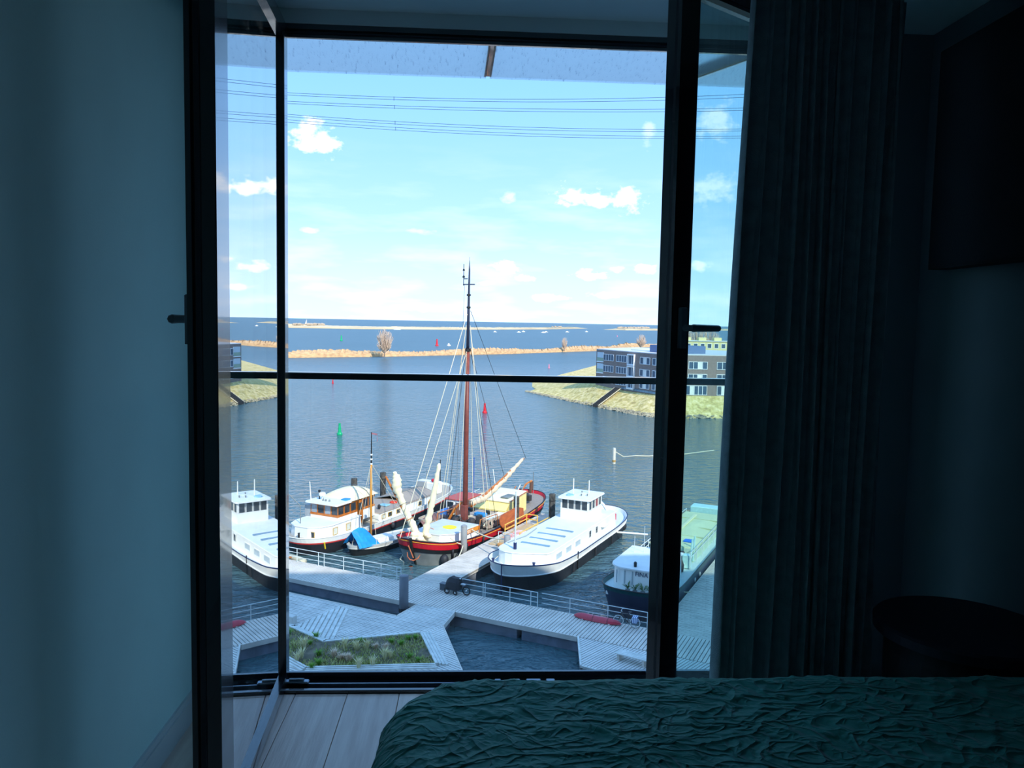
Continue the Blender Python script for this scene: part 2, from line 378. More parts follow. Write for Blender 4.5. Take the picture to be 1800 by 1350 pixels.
def bed():
    t = thing('bed', 'low bed base and mattress beneath the green cover', 'bed', (.86, 1.18, 0))
    MB().cbox(-.95, .96, -.80, .76, .12, .30, .03).build('base', mat('bed_base_fabric', (44, 48, 52), .9, var=.1), t)
    MB().cbox(-.97, .96, -.81, .77, .30, .52, .05).build('mattress', mat('mattress_ticking', (190, 190, 186), .9, var=.05), t)
    lg = MB().lathe((0, 0, 0), [(.022, 0), (.03, .12)], 10).build('leg', mat('bed_leg_wood', (60, 46, 36), .6, var=.1), t)
    lg.location = (-.85, -.7, 0)
    for x, y in ((-.85, .66), (.85, -.7), (.85, .66)): share(lg, t, (x, y, 0))
    # rumpled cover
    m = bpy.data.materials.new('green_cotton'); m.use_nodes = True; nt = m.node_tree; b = nt.nodes['Principled BSDF']
    b.inputs['Roughness'].default_value = .78; b.inputs['Sheen Weight'].default_value = .25; b.inputs['Sheen Roughness'].default_value = .4
    tc = nt.nodes.new('ShaderNodeTexCoord'); nz = nt.nodes.new('ShaderNodeTexNoise'); nz.inputs['Scale'].default_value = 5; nt.links.new(tc.outputs['Object'], nz.inputs['Vector'])
    rp = nt.nodes.new('ShaderNodeValToRGB'); rp.color_ramp.elements[0].color = (*lin((20, 134, 120)), 1); rp.color_ramp.elements[1].color = (*lin((28, 152, 134)), 1)
    nt.links.new(nz.outputs['Fac'], rp.inputs[0]); nt.links.new(rp.outputs[0], b.inputs['Base Color'])
    tot = None
    for ang, sx, sy, scl, amp, dist in ((25, 1.0, 1.5, 3.4, 1.0, 1.8), (-50, 1.0, 1.7, 5.0, .8, 1.5), (75, 1.0, 1.3, 9.0, .45, 1.1), (10, 1.0, 1.2, 20.0, .14, .8)):
        mp = nt.nodes.new('ShaderNodeMapping'); nt.links.new(tc.outputs['Object'], mp.inputs[0]); mp.inputs['Rotation'].default_value = (0, 0, R(ang)); mp.inputs['Scale'].default_value = (sx, sy, 1)
        n2 = nt.nodes.new('ShaderNodeTexNoise'); n2.inputs['Scale'].default_value = scl; n2.inputs['Detail'].default_value = 1.5; n2.inputs['Distortion'].default_value = dist; nt.links.new(mp.outputs[0], n2.inputs['Vector'])
        def mth(op, a, b_):
            k = nt.nodes.new('ShaderNodeMath'); k.operation = op
            for i, v in enumerate((a, b_)):
                if isinstance(v, (int, float)): k.inputs[i].default_value = v
                else: nt.links.new(v, k.inputs[i])
            return k.outputs[0]
        rdg = mth('POWER', mth('MAXIMUM', mth('SUBTRACT', 1.0, mth('MULTIPLY', mth('ABSOLUTE', mth('SUBTRACT', n2.outputs['Fac'], .5), 0.0), 10.0)), 0.0), 1.8)
        rdg = mth('MULTIPLY', rdg, amp); tot = rdg if tot is None else mth('ADD', tot, rdg)
    bp = nt.nodes.new('ShaderNodeBump'); bp.inputs['Strength'].default_value = .85; bp.inputs['Distance'].default_value = .009
    nt.links.new(tot, bp.inputs['Height']); nt.links.new(bp.outputs[0], b.inputs['Normal'])
    x0, x1, y0, y1, rc, top, rr = -.205, 1.80, .30, 2.03, .26, .605, .11
    per = []
    def arc(cx, cy, a0, a1, k, r):
        for i in range(k): th = R(a0+(a1-a0)*i/k); per.append((Vector((cx+r*math.cos(th), cy+r*math.sin(th), 0)), Vector((math.cos(th), math.sin(th), 0))))
    def side(p, q, nrm, k):
        for i in range(k): per.append((Vector((*p, 0)).lerp(Vector((*q, 0)), i/k), Vector((*nrm, 0))))
    side((x0, y0+rc), (x0, y1-rc), (-1, 0), 70) if False else None
    r2 = .03
    side((x1, y0+r2), (x1, y1-r2), (1, 0), 40); arc(x1-r2, y1-r2, 0, 90, 6, r2)
    side((x1-r2, y1), (x0+rc, y1), (0, 1), 150); arc(x0+rc, y1-rc, 90, 180, 60, rc)
    side((x0, y1-rc), (x0, y0+rc), (-1, 0), 90); arc(x0+rc, y0+rc, 180, 270, 20, rc)
    side((x0+rc, y0), (x1-r2, y0), (0, -1), 60); arc(x1-r2, y0+r2, 270, 360, 6, r2)
    cen = Vector((.9, 1.2, 0)); rows = []
    def ridge(p, sc, seed):
        return 1-abs(mnoise.noise(Vector((p.x*sc+seed, p.y*sc*1.3, p.z*sc+seed)))*2.2)
    def wr(p, nrm):
        q = Vector((p.x+.10*mnoise.noise(p*4), p.y+.10*mnoise.noise(p*4+Vector((9, 3, 1))), p.z))
        h = .005*max(0, ridge(q, 4.5, 0))**8 + .004*max(0, ridge(Vector((q.x*.8+q.y, q.y-q.x*.5, q.z)), 7, 5))**8 + .006*mnoise.noise(p*1.8) + .0025*max(0, ridge(q, 15, 3))**5
        return h
    K = len(per)
    lev = [(0, .14), (0, .25), (0, .36), (0, .44)] + [(rr*(1-math.cos(R(90*i/9))), top-rr+rr*math.sin(R(90*i/9))) for i in range(0, 10)]
    for ins, z in lev:
        row = []
        for (p, nr) in per:
            q = p - nr*ins; q = Vector((q.x, q.y, z)); fl = .03*(1-min(1, z/.45))
            wv = wr(q, nr); pos = q + nr*(fl + wv*1.0*(1 if ins < rr*.7 else .3)) + Vector((0, 0, wv*(ins/rr)))
            row.append(pos)
        rows.append(row + [row[0]])
    for s_ in range(1, 61):
        s = 1-(s_/60.0)**.95; row = []
        for (p, nr) in per:
            q = cen + (p - nr*rr - cen)*s; q.z = top
            row.append(q + Vector((0, 0, wr(q, None))))
        rows.append(row + [row[0]])
    o = MB().grid(rows).build('duvet_cover', m, None, True)
    tag(o, 'rumpled dark green cotton cover draped over the bed', 'bedding')
bed()

def bedroom_bits():
    t = thing('side_table', 'round dark bedside table behind the bed by the right wall', 'table', (1.56, 2.36, 0))
    M1 = mat('dark_blue_lacquer', (34, 36, 52), .5, var=.06); 
    MB().lathe((0, 0, 0), [(.24, .545), (.26, .552), (.262, .58), (.255, .588)], 40).build('table_top', M1, t)
    MB().lathe((0, 0, 0), [(.20, .03), (.22, .06), (.225, .50), (.21, .545)], 36).build('drum', mat('dark_table_body', (24, 26, 32), .6, var=.06), t)
    MB().lathe((0, 0, 0), [(.17, 0), (.17, .03)], 24).build('plinth', M_frame, t)
    p = thing('wall_panel', 'large dark canvas hung high on the right wall beyond the curtain', 'picture', (1.86, 2.3, 2.15))
    MB().cbox(-.078, 0, -.75, .76, -.41, .42, .004).build('stretcher', mat('dark_canvas_edge', (30, 32, 36), .9, var=.1), p)
    MB().box(-.082, -.078, -.74, .75, -.40, .41).build('canvas', mat('dark_canvas', (36, 38, 44), .95, var=.2, vscale=1.5, bump=.2, bscale=200), p)
bedroom_bits()

# ------------------------------------------------------------------ our own tall block around the room, and its canopy
def own_block():
    m = mat('grey_facade_panels', (120, 122, 124), .8, var=.08, vscale=.4)
    yb, yf = -14.0, 3.45
    struct('wall_facade_upper', MB().box(-30, 62, yb, yf, 3.05, 25.2), m)
    struct('wall_facade_lower', MB().box(-30, 62, yb, yf, ZW+.04, -.15), m)
    struct('wall_facade_left', MB().box(-30, XL-.3, yb, yf, -.15, 3.05), m)
    struct('wall_facade_right', MB().box(XR+.3, 62, yb, yf, -.15, 3.05), m)
    struct('wall_facade_rear', MB().box(XL-.3, XR+.3, yb, YI-.3, -.15, 3.05), m)
    # milky canopy panels over the balcony, streaked by weather
    ms = bpy.data.materials.new('milky_canopy'); ms.use_nodes = True; nt = ms.node_tree; b = nt.nodes['Principled BSDF']; N = nt.nodes.new; L = nt.links.new
    tc = N('ShaderNodeTexCoord'); mp = N('ShaderNodeMapping'); L(tc.outputs['Object'], mp.inputs[0]); mp.inputs['Rotation'].default_value = (0, 0, R(38)); mp.inputs['Scale'].default_value = (38, 5.5, 1)
    nz = N('ShaderNodeTexNoise'); nz.inputs['Scale'].default_value = 2.6; nz.inputs['Detail'].default_value = 9; nz.inputs['Roughness'].default_value = .7; L(mp.outputs[0], nz.inputs[0])
    rp = N('ShaderNodeValToRGB'); e = rp.color_ramp.elements; e[0].position = .32; e[0].color = (.45, .45, .48, 1); e[1].position = .43; e[1].color = (1.0, .97, .93, 1); L(nz.outputs['Fac'], rp.inputs[0])
    b.inputs['Roughness'].default_value = .7; L(rp.outputs[0], b.inputs['Base Color'])
    tl = N('ShaderNodeBsdfTranslucent'); L(rp.outputs[0], tl.inputs[0]); mx = N('ShaderNodeMixShader'); mx.inputs[0].default_value = .5
    rf = N('ShaderNodeBsdfRefraction'); rf.inputs['IOR'].default_value = 1.04; rf.inputs['Roughness'].default_value = .75; L(rp.outputs[0], rf.inputs[0])
    m2 = N('ShaderNodeMixShader'); m2.inputs[0].default_value = .88
    L(b.outputs[0], mx.inputs[1]); L(tl.outputs[0], mx.inputs[2]); L(mx.outputs[0], m2.inputs[1]); L(rf.outputs[0], m2.inputs[2]); L(m2.outputs[0], nt.nodes['Material Output'].inputs[0])
    t = thing('canopy', 'streaked white translucent canopy jutting over the balcony', 'canopy', (0, 3.45, 3.0))
    zc = 3.0
    def on(px, py):
        d = ray(px, py); return EYE + d*((zc-EYE.z)/d.z)
    yf2 = (on(507, 128).y + on(1155, 147).y)/2
    j0, j1 = on(866, 82), on(857.5, 137); k0, k1 = on(1222, 140), on(1283, 118.5)
    def line_x(p, q, y): return p.x + (q.x-p.x)*(y-p.y)/(q.y-p.y)
    ya, yb2 = 3.46, yf2
    g = .012
    xa, xb = line_x(j0, j1, ya), line_x(j0, j1, yb2)
    ka, kb = line_x(k0, k1, ya), line_x(k0, k1, yb2)
    for poly in ([(-4, ya), (xa-g, ya), (xb-g, yb2), (-4, yb2)], [(xa+g, ya), (ka-g*1.2, ya), (kb-g*3, yb2), (xb+g, yb2)], [(ka+g*1.2, ya), (7, ya), (7, yb2), (kb+g*1.2, yb2)]):
        MB().prism([(x, y-3.45) for x, y in poly], 0, .012).build('canopy_panel', ms, t)
    for (p, q) in (((xa, ya), (xb, yb2)), ((ka, ya), (kb, yb2))):
        d = (Vector(q)-Vector(p)).normalized(); nn = Vector((d.y, -d.x))*.022
        MB().prism([(p[0]-nn.x, p[1]-nn.y-3.45), (p[0]+nn.x, p[1]+nn.y-3.45), (q[0]+nn.x, q[1]+nn.y-3.45), (q[0]-nn.x, q[1]-nn.y-3.45)], .013, .075).build('canopy_bearer', M_frame, t)
own_block()
# ================================================================== the harbour, laid out on a grid along the jetties
DS = Vector((.874, -.486, 0)).normalized(); DO = Vector((.486, .874, 0)).normalized(); HROT = math.atan2(DS.y, DS.x)
def H(s, o, z=0.): v = DS*s + DO*o; return Vector((v.x, v.y, ZW+z))
def to_so(p): return (p.x*DS.x+p.y*DS.y, p.x*DO.x+p.y*DO.y)
def hthing(name, label, cat, s, o, z=0., rot=0., group=None): return thing(name, label, cat, H(s, o, z), HROT+rot, group)
WROOT = Vector((0, 0, ZW))

def water():
    m = bpy.data.materials.new('harbour_water'); m.use_nodes = True; nt = m.node_tree; b = nt.nodes['Principled BSDF']; N = nt.nodes.new; L = nt.links.new
    b.inputs['Base Color'].default_value = (.062, .125, .145, 1); b.inputs['Roughness'].default_value = .07; b.inputs['IOR'].default_value = 1.33
    tc = N('ShaderNodeTexCoord'); mp = N('ShaderNodeMapping'); L(tc.outputs['Object'], mp.inputs[0]); mp.inputs['Rotation'].default_value = (0, 0, R(-14)); mp.inputs['Scale'].default_value = (.75, 1.25, 1)
    n1 = N('ShaderNodeTexNoise'); n1.inputs['Scale'].default_value = .75; n1.inputs['Detail'].default_value = 3.2; n1.inputs['Roughness'].default_value = .62; n1.inputs['Distortion'].default_value = .4
    L(mp.outputs[0], n1.inputs[0])
    n3 = N('ShaderNodeTexNoise'); n3.inputs['Scale'].default_value = .02; n3.inputs['Detail'].default_value = 3; L(mp.outputs[0], n3.inputs[0])
    rs = N('ShaderNodeMapRange'); L(n3.outputs['Fac'], rs.inputs[0]); rs.inputs[1].default_value = .35; rs.inputs[2].default_value = .65; rs.inputs[3].default_value = .70; rs.inputs[4].default_value = 1.0
    bp = N('ShaderNodeBump'); bp.inputs['Distance'].default_value = .8; L(rs.outputs[0], bp.inputs['Strength']); L(n1.outputs['Fac'], bp.inputs['Height']); L(bp.outputs[0], b.inputs['Normal'])
    ln = N('ShaderNodeVectorMath'); ln.operation = 'LENGTH'; L(tc.outputs['Object'], ln.inputs[0])
    rr = N('ShaderNodeMapRange'); L(ln.outputs['Value'], rr.inputs[0]); rr.inputs[1].default_value = 70; rr.inputs[2].default_value = 420; rr.inputs[3].default_value = .04; rr.inputs[4].default_value = .34; L(rr.outputs[0], b.inputs['Roughness'])   # open lake: waves too fine to resolve
    rows = []
    rad = [0, 40, 120, 300, 700, 1600, 3500, 9000]
    for r in rad: rows.append([(r*math.cos(2*math.pi*i/96), r*math.sin(2*math.pi*i/96), 0) for i in range(97)])
    o = MB().grid(rows).build('water', m); o.location = WROOT; tag(o, 'rippled blue harbour water stretching to the horizon', 'water', kind='stuff')
water()

# ---- weathered decking
M_board = mat('weathered_deck_board', (222, 212, 200), .8, c2=(198, 190, 180), vscale=.8)
M_board2 = mat('weathered_platform_board', (226, 222, 214), .8, c2=(200, 198, 192), vscale=.6)
M_pale = mat('pale_timber_kerb', (228, 226, 218), .8, c2=(200, 202, 196), vscale=2)
M_steel = mat('blue_grey_pontoon_steel', (120, 124, 136), .6, var=.18, vscale=1.5)
M_under = mat('dark_underframe', (38, 38, 40), .9, var=.2)
def clip(poly, a, b, c):                            # keep a*x+b*y<=c
    out = []
    for i in range(len(poly)):
        p, q = poly[i], poly[(i+1) % len(poly)]; dp, dq = a*p[0]+b*p[1]-c, a*q[0]+b*q[1]-c
        if dp <= 0: out.append(p)
        if (dp < 0 < dq) or (dq < 0 < dp): t = dp/(dp-dq); out.append((p[0]+(q[0]-p[0])*t, p[1]+(q[1]-p[1])*t))
    return out
def boards(poly, ang, w, z0, z1, gap=.05, rnd=None, jitter=.006):
    """boards running along direction ang, clipped to a convex polygon"""
    mb = MB(); dx, dy = -math.sin(ang), math.cos(ang); vals = [p[0]*dx+p[1]*dy for p in poly]
    k = math.floor(min(vals)/w); rnd = rnd or random.Random(5)
    while k*w < max(vals):
        c = clip(clip(poly, -dx, -dy, -(k*w+gap/2)), dx, dy, (k+1)*w-gap/2)
        if len(c) >= 3: mb.prism(c, z0, z1+rnd.uniform(-jitter, jitter))
        k += 1
    return mb
def jetty(name, label, s, o, polys, ang, w=.19, top=1.0, fascias=(), pontoon=()):
    t = hthing(name, label, 'jetty', s, o)
    loc = lambda P: [(a-s, b-o) for a, b in P]
    for P in polys:
        MB().prism(loc(P), top-.14, top-.055).build('underframe', M_under, t)
        boards(loc(P), ang, w, top-.05, top).build('deck_boards', M_board, t, kind='stuff')
    for (a, b, h, th) in fascias:
        A = Vector((a[0]-s, a[1]-o, 0)); B = Vector((b[0]-s, b[1]-o, 0)); d = (B-A).normalized(); n = Vector((d.y, -d.x, 0))*th
        MB().prism([(A.x, A.y), (B.x, B.y), (B.x+n.x, B.y+n.y), (A.x+n.x, A.y+n.y)], top-h, top+.005).build('fascia_beam', M_board, t)
    for (x0, x1, y0, y1) in pontoon:
        MB().cbox(x0-s, x1-s, y0-o, y1-o, -.5, top-.15, .04).build('pontoon', M_steel, t)
    return t
S0, S1, O0, O1 = -56., 6., 44.0, 47.3
jm = jetty('harbour_jetty', 'long grey timber jetty crossing in front of the moored boats', -30, 45.6,
      [[(S0, O0), (S1, O0), (S1, O1), (S0, O1)]], R(90), .23, 1.0,
      [((S0, O0), (-28.3, O0), .30, .08), ((-25.3, O0), (-16.8, O0), .30, .08), ((S1, O1), (S0, O1), .22, .06)],
      [(-55, -41.2, O0+.12, O1-.15), (-40.9, -29.2, O0+.12, O1-.15), (-26, -20.9, O0+.12, O1-.15), (-20.6, -12, O0+.12, O1-.15), (-11.7, 5, O0+.12, O1-.15)])
jetty('finger_jetty', 'timber finger jetty running out between red sailing barge and white houseboat', -29.85, 59,
      [[(-31.3, 47.32), (-28.4, 47.32), (-28.4, 71.2), (-31.3, 71.2)]], 0., .19, 1.0,
      [((-28.4, 71.2), (-28.4, 47.4), .25, .06), ((-31.3, 47.4), (-31.3, 71.2), .25, .06)], [(-31.1, -28.6, 48, 58.5), (-31.1, -28.6, 59, 70.8)])
jetty('finger_jetty', 'timber finger jetty seen through the right door glass beside the dark barge', -11, 56,
      [[(-12.8, 47.32), (-7.5, 47.32), (-7.5, 68), (-12.8, 68)]], 0., .19, 1.0,
      [((-12.8, 47.4), (-12.8, 68), .25, .06)], [(-12.6, -7.7, 48, 67.5)])

def platform():
    t = hthing('deck_platform', 'broad grey timber platform with a plant bed below the window', 'platform', -28, 40)
    s, o = -28., 40.; top = 1.0
    W = lambda L_: [(a-s, b-o) for a, b in L_]
    A = [(-56, 41.5), (-56, 30.)]                         # outline split in convex pieces around the bed
    so = lambda px, py, h=1.0: to_so(ground(px, py, h))
    b1, b2, b3, b4 = so(508, 1105), so(568, 1132), so(738, 1116), so(765, 1170)
    dirx = ((b4[0]-b3[0]), (b4[1]-b3[1]))
    b0 = (b1[0]-(b2[0]-b1[0])*1.6, b1[1]-(b2[1]-b1[1])*1.6)
    c1 = so(540, 1176); c0 = (c1[0]-4.0, c1[1]+1.2)
    er = [(-24.8, 41.5), (-20.9, 36.9), (-16.5, 31.7)]
    pieces = []
    pieces.append(([(-56, 41.5), (-56, b0[1]), b0, b1, b2, (b2[0]+.2, 41.5)], HROT*0+R(0)))
    pieces.append(([(b2[0]+.2, 41.5), b2, b3, (-24.8-.0, 41.5)], R(-4)))
    pieces.append(([(-28.2, 44.0), (-28.2, 41.5), (-24.8, 41.5), (-25.4, 44.0)], R(-4)))
    pieces.append(([(-24.8, 41.5), b3, b4, (b4[0]+2.2*dirx[0], b4[1]+2.2*dirx[1]), er[2], er[1]], R(-14)))
    pieces.append(([c0, c1, b4, (b4[0]+2.2*dirx[0], b4[1]+2.2*dirx[1]), (-22, 30), (-50, 30), (c0[0]-6, c0[1])], R(-4)))
    for i, (P, ang) in enumerate(pieces):
        P = W(P)
        ar = sum(P[k][0]*P[(k+1) % len(P)][1]-P[(k+1) % len(P)][0]*P[k][1] for k in range(len(P)))
        if ar < 0: P = P[::-1]
        MB().prism(P, top-.16, top-.06).build('underframe', M_under, t)
        boards(P, ang, .2, top-.05, top).build('deck_boards', M_board2, t, kind='stuff')
    # inlaid fan of raised slats
    f = [so(515, 1103), so(561, 1130), so(585, 1127), so(612, 1072), so(598, 1066)]
    P = W(f); ar = sum(P[k][0]*P[(k+1) % 5][1]-P[(k+1) % 5][0]*P[k][1] for k in range(5)); P = P if ar > 0 else P[::-1]
    a_, b_ = W([so(585, 1127), so(612, 1072)]); ang = math.atan2(b_[1]-a_[1], b_[0]-a_[0])
    boards(P, ang, .30, top+.002, top+.06, gap=.09).build('raised_slats', M_pale, t, kind='stuff')
    # fascia towards the open water on the right
    pts = W([(-28.2, 44), (-28.2, 41.5), (-56, 41.5)]); q = W([er[2], er[1], er[0], (-25.4, 44.0)])
    for L_ in (pts, q):
        for i in range(len(L_)-1):
            A_, B_ = Vector((*L_[i], 0)), Vector((*L_[i+1], 0)); d = (B_-A_).normalized(); n = Vector((-d.y, d.x, 0))*.07
            MB().prism([(A_.x, A_.y), (B_.x, B_.y), (B_.x-n.x, B_.y-n.y), (A_.x-n.x, A_.y-n.y)], top-.28, top+.02).build('fascia_beam', M_board, t)
            MB().prism([(A_.x+n.x*4, A_.y+n.y*4), (B_.x+n.x*4, B_.y+n.y*4), (B_.x+n.x*8, B_.y+n.y*8), (A_.x+n.x*8, A_.y+n.y*8)], -.5, top-.17).build('pontoon', M_steel, t)
    # planting bed: soil with stepped pale kerbs
    k = thing('plant_bed', 'pale timber edged planting bed with dark soil on the platform', 'planter', H(s, o), HROT)
    soil = mat('dark_soil', (118, 106, 88), .95, c2=(84, 82, 66), vscale=2.5, bump=.6, bscale=5)
    bed_poly = [b0, b1, b2, b3, b4, c1, c0]
    cx = sum(p[0] for p in bed_poly)/7; cy = sum(p[1] for p in bed_poly)/7
    MB().prism(W(bed_poly), top-.15, top+.05, crown=.05).build('soil', soil, k)
    def kerb(p, q, n, wid, zz=.16):
        A_, B_ = Vector((p[0]-s, p[1]-o, 0)), Vector((q[0]-s, q[1]-o, 0)); d = (B_-A_).normalized(); nn = Vector((-d.y, d.x, 0))
        for i in range(n):
            a = nn*(i*wid); b = nn*((i+1)*wid-.035)
            e0, e1 = d*(-.0+i*wid*.25), d*(i*wid*.25)
            MB().prism([tuple((A_+a-e0)[:2]), tuple((B_+a+e1)[:2]), tuple((B_+b+e1)[:2]), tuple((A_+b-e0)[:2])], top-.05, top+zz-.035*i).build('kerb_plank', M_pale, k)
    kerb(b0, b1, 3, .16); kerb(b1, b2, 3, .16); kerb(b2, b3, 3, .15); kerb(b3, b4, 4, .19); kerb(b4, c1, 3, .15); kerb(c1, c0, 3, .15)
    bx = so(508, 1096)
    MB().cbox(bx[0]-.9, bx[0]+.35, bx[1]-.1, bx[1]+.35, 1.0, 1.5, .03).build('timber_box', M_board2).location = (0, 0, 0)
    o_ = bpy.data.objects['timber_box']
    for v in o_.data.vertices: v.co = Vector((v.co.x-bx[0], v.co.y-bx[1], v.co.z-1.0))
    o_.location = H(bx[0], bx[1], 1.0); o_.rotation_euler = (0, 0, HROT); tag(o_, 'small grey timber box at the corner of the planting bed', 'box')
    # grass: low cover as stuff, clumps one by one
    def inside(p):
        r = False; P = bed_poly
        for i in range(len(P)):
            a, b = P[i], P[i-1]
            if (a[1] > p[1]) != (b[1] > p[1]) and p[0] < (b[0]-a[0])*(p[1]-a[1])/(b[1]-a[1])+a[0]: r = not r
        return r
    rnd = random.Random(21); g1 = mat('low_green_growth', (150, 166, 84), .9, c2=(206, 200, 136), vscale=1.2)
    cov = MB()
    xs = [p[0] for p in bed_poly]; ys = [p[1] for p in bed_poly]; n = 0
    while n < 9000:
        p = (rnd.uniform(min(xs), max(xs)), rnd.uniform(min(ys), max(ys)))
        if not inside(p): continue
        n += 1
        d_ = mnoise.noise(Vector((p[0]*.6, p[1]*.6, 2)))
        if d_ < rnd.uniform(-.5, .35): continue
        x, y = p[0]-s, p[1]-o; h = rnd.uniform(.06, .2); a = rnd.uniform(0, 6.28); w = rnd.uniform(.02, .05); lx, ly = rnd.uniform(-.1, .1), rnd.uniform(-.1, .1)
        cov.add([(x-w*math.cos(a), y-w*math.sin(a), top+.05), (x+w*math.cos(a), y+w*math.sin(a), top+.05), (x+lx, y+ly, top+.06+h)], [(0, 1, 2)])
    cov.build('ground_cover', g1, k, kind='stuff')
    def tuft(nm, m, nb, hh, sp, seed):
        r_ = random.Random(seed); mb = MB()
        for i in range(nb):
            a = r_.uniform(0, 6.28); rr = r_.uniform(0, .12)*sp; h = hh*r_.uniform(.6, 1.1); l = sp*r_.uniform(.2, 1.0)*.5; w = .018
            bx_, by_ = rr*math.cos(a), rr*math.sin(a); ex, ey = bx_+l*math.cos(a), by_+l*math.sin(a); px_, py_ = -math.sin(a)*w, math.cos(a)*w
            mb.add([(bx_-px_, by_-py_, 0), (bx_+px_, by_+py_, 0), (bx_+(ex-bx_)*.4+px_, by_+(ey-by_)*.4+py_, h*.7), (bx_+(ex-bx_)*.4-px_, by_+(ey-by_)*.4-py_, h*.7), (ex, ey, h)], [(0, 1, 2, 3), (3, 2, 4)])
        return mb
    straw = mat('straw_grass', (236, 226, 180), .9, var=.15, vscale=3); pink = mat('dry_flower_heads', (226, 202, 176), .9, var=.15, vscale=5); green = mat('fresh_green_grass', (120, 164, 60), .9, var=.2, vscale=3)
    spots = [(522, 1160, 'straw'), (530, 1155, 'straw'), (556, 1118, 'green'), (508, 1112, 'green'), (600, 1158, 'pink'), (588, 1153, 'pink'), (612, 1160, 'pink'), (661, 1138, 'pink'), (678, 1139, 'pink'), (606, 1138, 'straw'), (627, 1140, 'straw'), (645, 1138, 'straw'),
             (632, 1126, 'green'), (718, 1122, 'green'), (730, 1121, 'green'), (676, 1156, 'straw'), (686, 1155, 'straw'), (720, 1154, 'green'), (735, 1160, 'green'), (560, 1150, 'green'), (545, 1130, 'green'), (534, 1138, 'straw'), (688, 1128, 'green'), (705, 1132, 'green'), (560, 1166, 'green'), (548, 1172, 'green'), (630, 1172, 'straw'), (655, 1168, 'straw')]
    protos = {}
    nm = {'straw': ('feather_grass', 'arching straw coloured grass clump in the planting bed', straw, 46, .62, .7), 'pink': ('dry_flower_clump', 'dry brownish flower clump in the planting bed', pink, 90, .42, .7), 'green': ('grass_clump', 'fresh green grass clump in the planting bed', green, 60, .30, .6)}
    for i, (px, py, kd) in enumerate(spots):
        q = ground(px, py+3, 1.05)
        if kd not in protos:
            a = nm[kd]; ob = tuft(a[0], *a[2:3], *a[3:], seed=i).build(a[0], a[2]); protos[kd] = ob
        else:
            ob = protos[kd].copy(); COL.objects.link(ob)
        ob.location = (q.x, q.y, ZW+1.04); ob.rotation_euler = (0, 0, i*1.7); sc = .8+.45*rnd.random(); ob.scale = (sc, sc, sc)
        rk = sorted(q_[0]+q_[1]*.001 for q_ in spots if q_[2] == kd).index(px+py*.001)
        tag(ob, ('leftmost', 'second', 'third', 'fourth', 'fifth', 'sixth', 'seventh', 'eighth', 'ninth', 'tenth', 'eleventh', 'twelfth', 'thirteenth', 'fourteenth')[rk]+' '+nm[kd][1]+('' if rk == 0 else ', counted from the left'), 'plant', 'plants in the timber edged bed')
platform()

def right_deck():
    t = hthing('deck_platform', 'small timber landing with a low bench at the lower right', 'platform', -12, 42)
    s, o = -12., 42.; P = [(-16.8+.0-s, 44.0-o-.02), (-15.15-s, 40.2-o), (-14.2-s, 40.1-o), (-8-s, 36.5-o), (4-s, 34-o), (4-s, 43.98-o)]
    MB().prism(P, .80, .9).build('underframe', M_under, t)
    boards(P, R(75), .19, .93, .98).build('deck_boards', M_board2, t, kind='stuff')
    for i in range(3):
        A_, B_ = Vector((*P[i], 0)), Vector((*P[i+1], 0)); d = (B_-A_).normalized(); n = Vector((-d.y, d.x, 0))*.1
        MB().prism([(A_.x, A_.y), (B_.x, B_.y), (B_.x+n.x, B_.y+n.y), (A_.x+n.x, A_.y+n.y)], .75, 1.03).build('edge_beam', M_pale, t)
    b = thing('deck_bench', 'low weathered plank bench on the small landing', 'bench', H(-12.0, 42.1, .98), HROT+R(-6))
    for i in range(4): MB().cbox(-1.7, 1.7, -.36+i*.18, -.20+i*.18, .36, .42, .01).build('slat', M_pale, b)
    for x in (-1.5, 0, 1.5): MB().box(x-.06, x+.06, -.32, .32, 0, .36).build('support', M_board, b)
right_deck()

M_white = mat('galvanised_white_rail', (206, 214, 214), .4, var=.05)
def guard_rail(label, s0, s1, o, posts, z=1.0, h=1.05):
    t = hthing('guard_rail', label, 'railing', s0, o, z)
    L_ = s1-s0
    for k in (.38, .72, 1.05): MB().tube([(0, 0, k), (L_, 0, k)], .028 if k > 1 else .022, 6).build('rail', M_white, t)
    for p in posts: MB().tube([(p-s0, 0, 0), (p-s0, 0, h)], .032, 6).build('post', M_white, t)
guard_rail('pale metal guard rail along the jetty in front of the wooden wheelhouse barge', -44.0, -31.75, 47.2, [-44, -42.7, -41.4, -39.3, -38.75, -36.9, -35.1, -33.5, -32.1, -31.75])
guard_rail('pale metal guard rail along the jetty below the white houseboat bow', -27.6, -20.9, 47.2, [-27.5, -25.0, -24.85, -22.95, -21.4, -20.9])
guard_rail('pale metal guard rail behind the red kayak and the bicycles', -20.6, -13.1, 47.22, [-18.6, -16.0, -13.4])

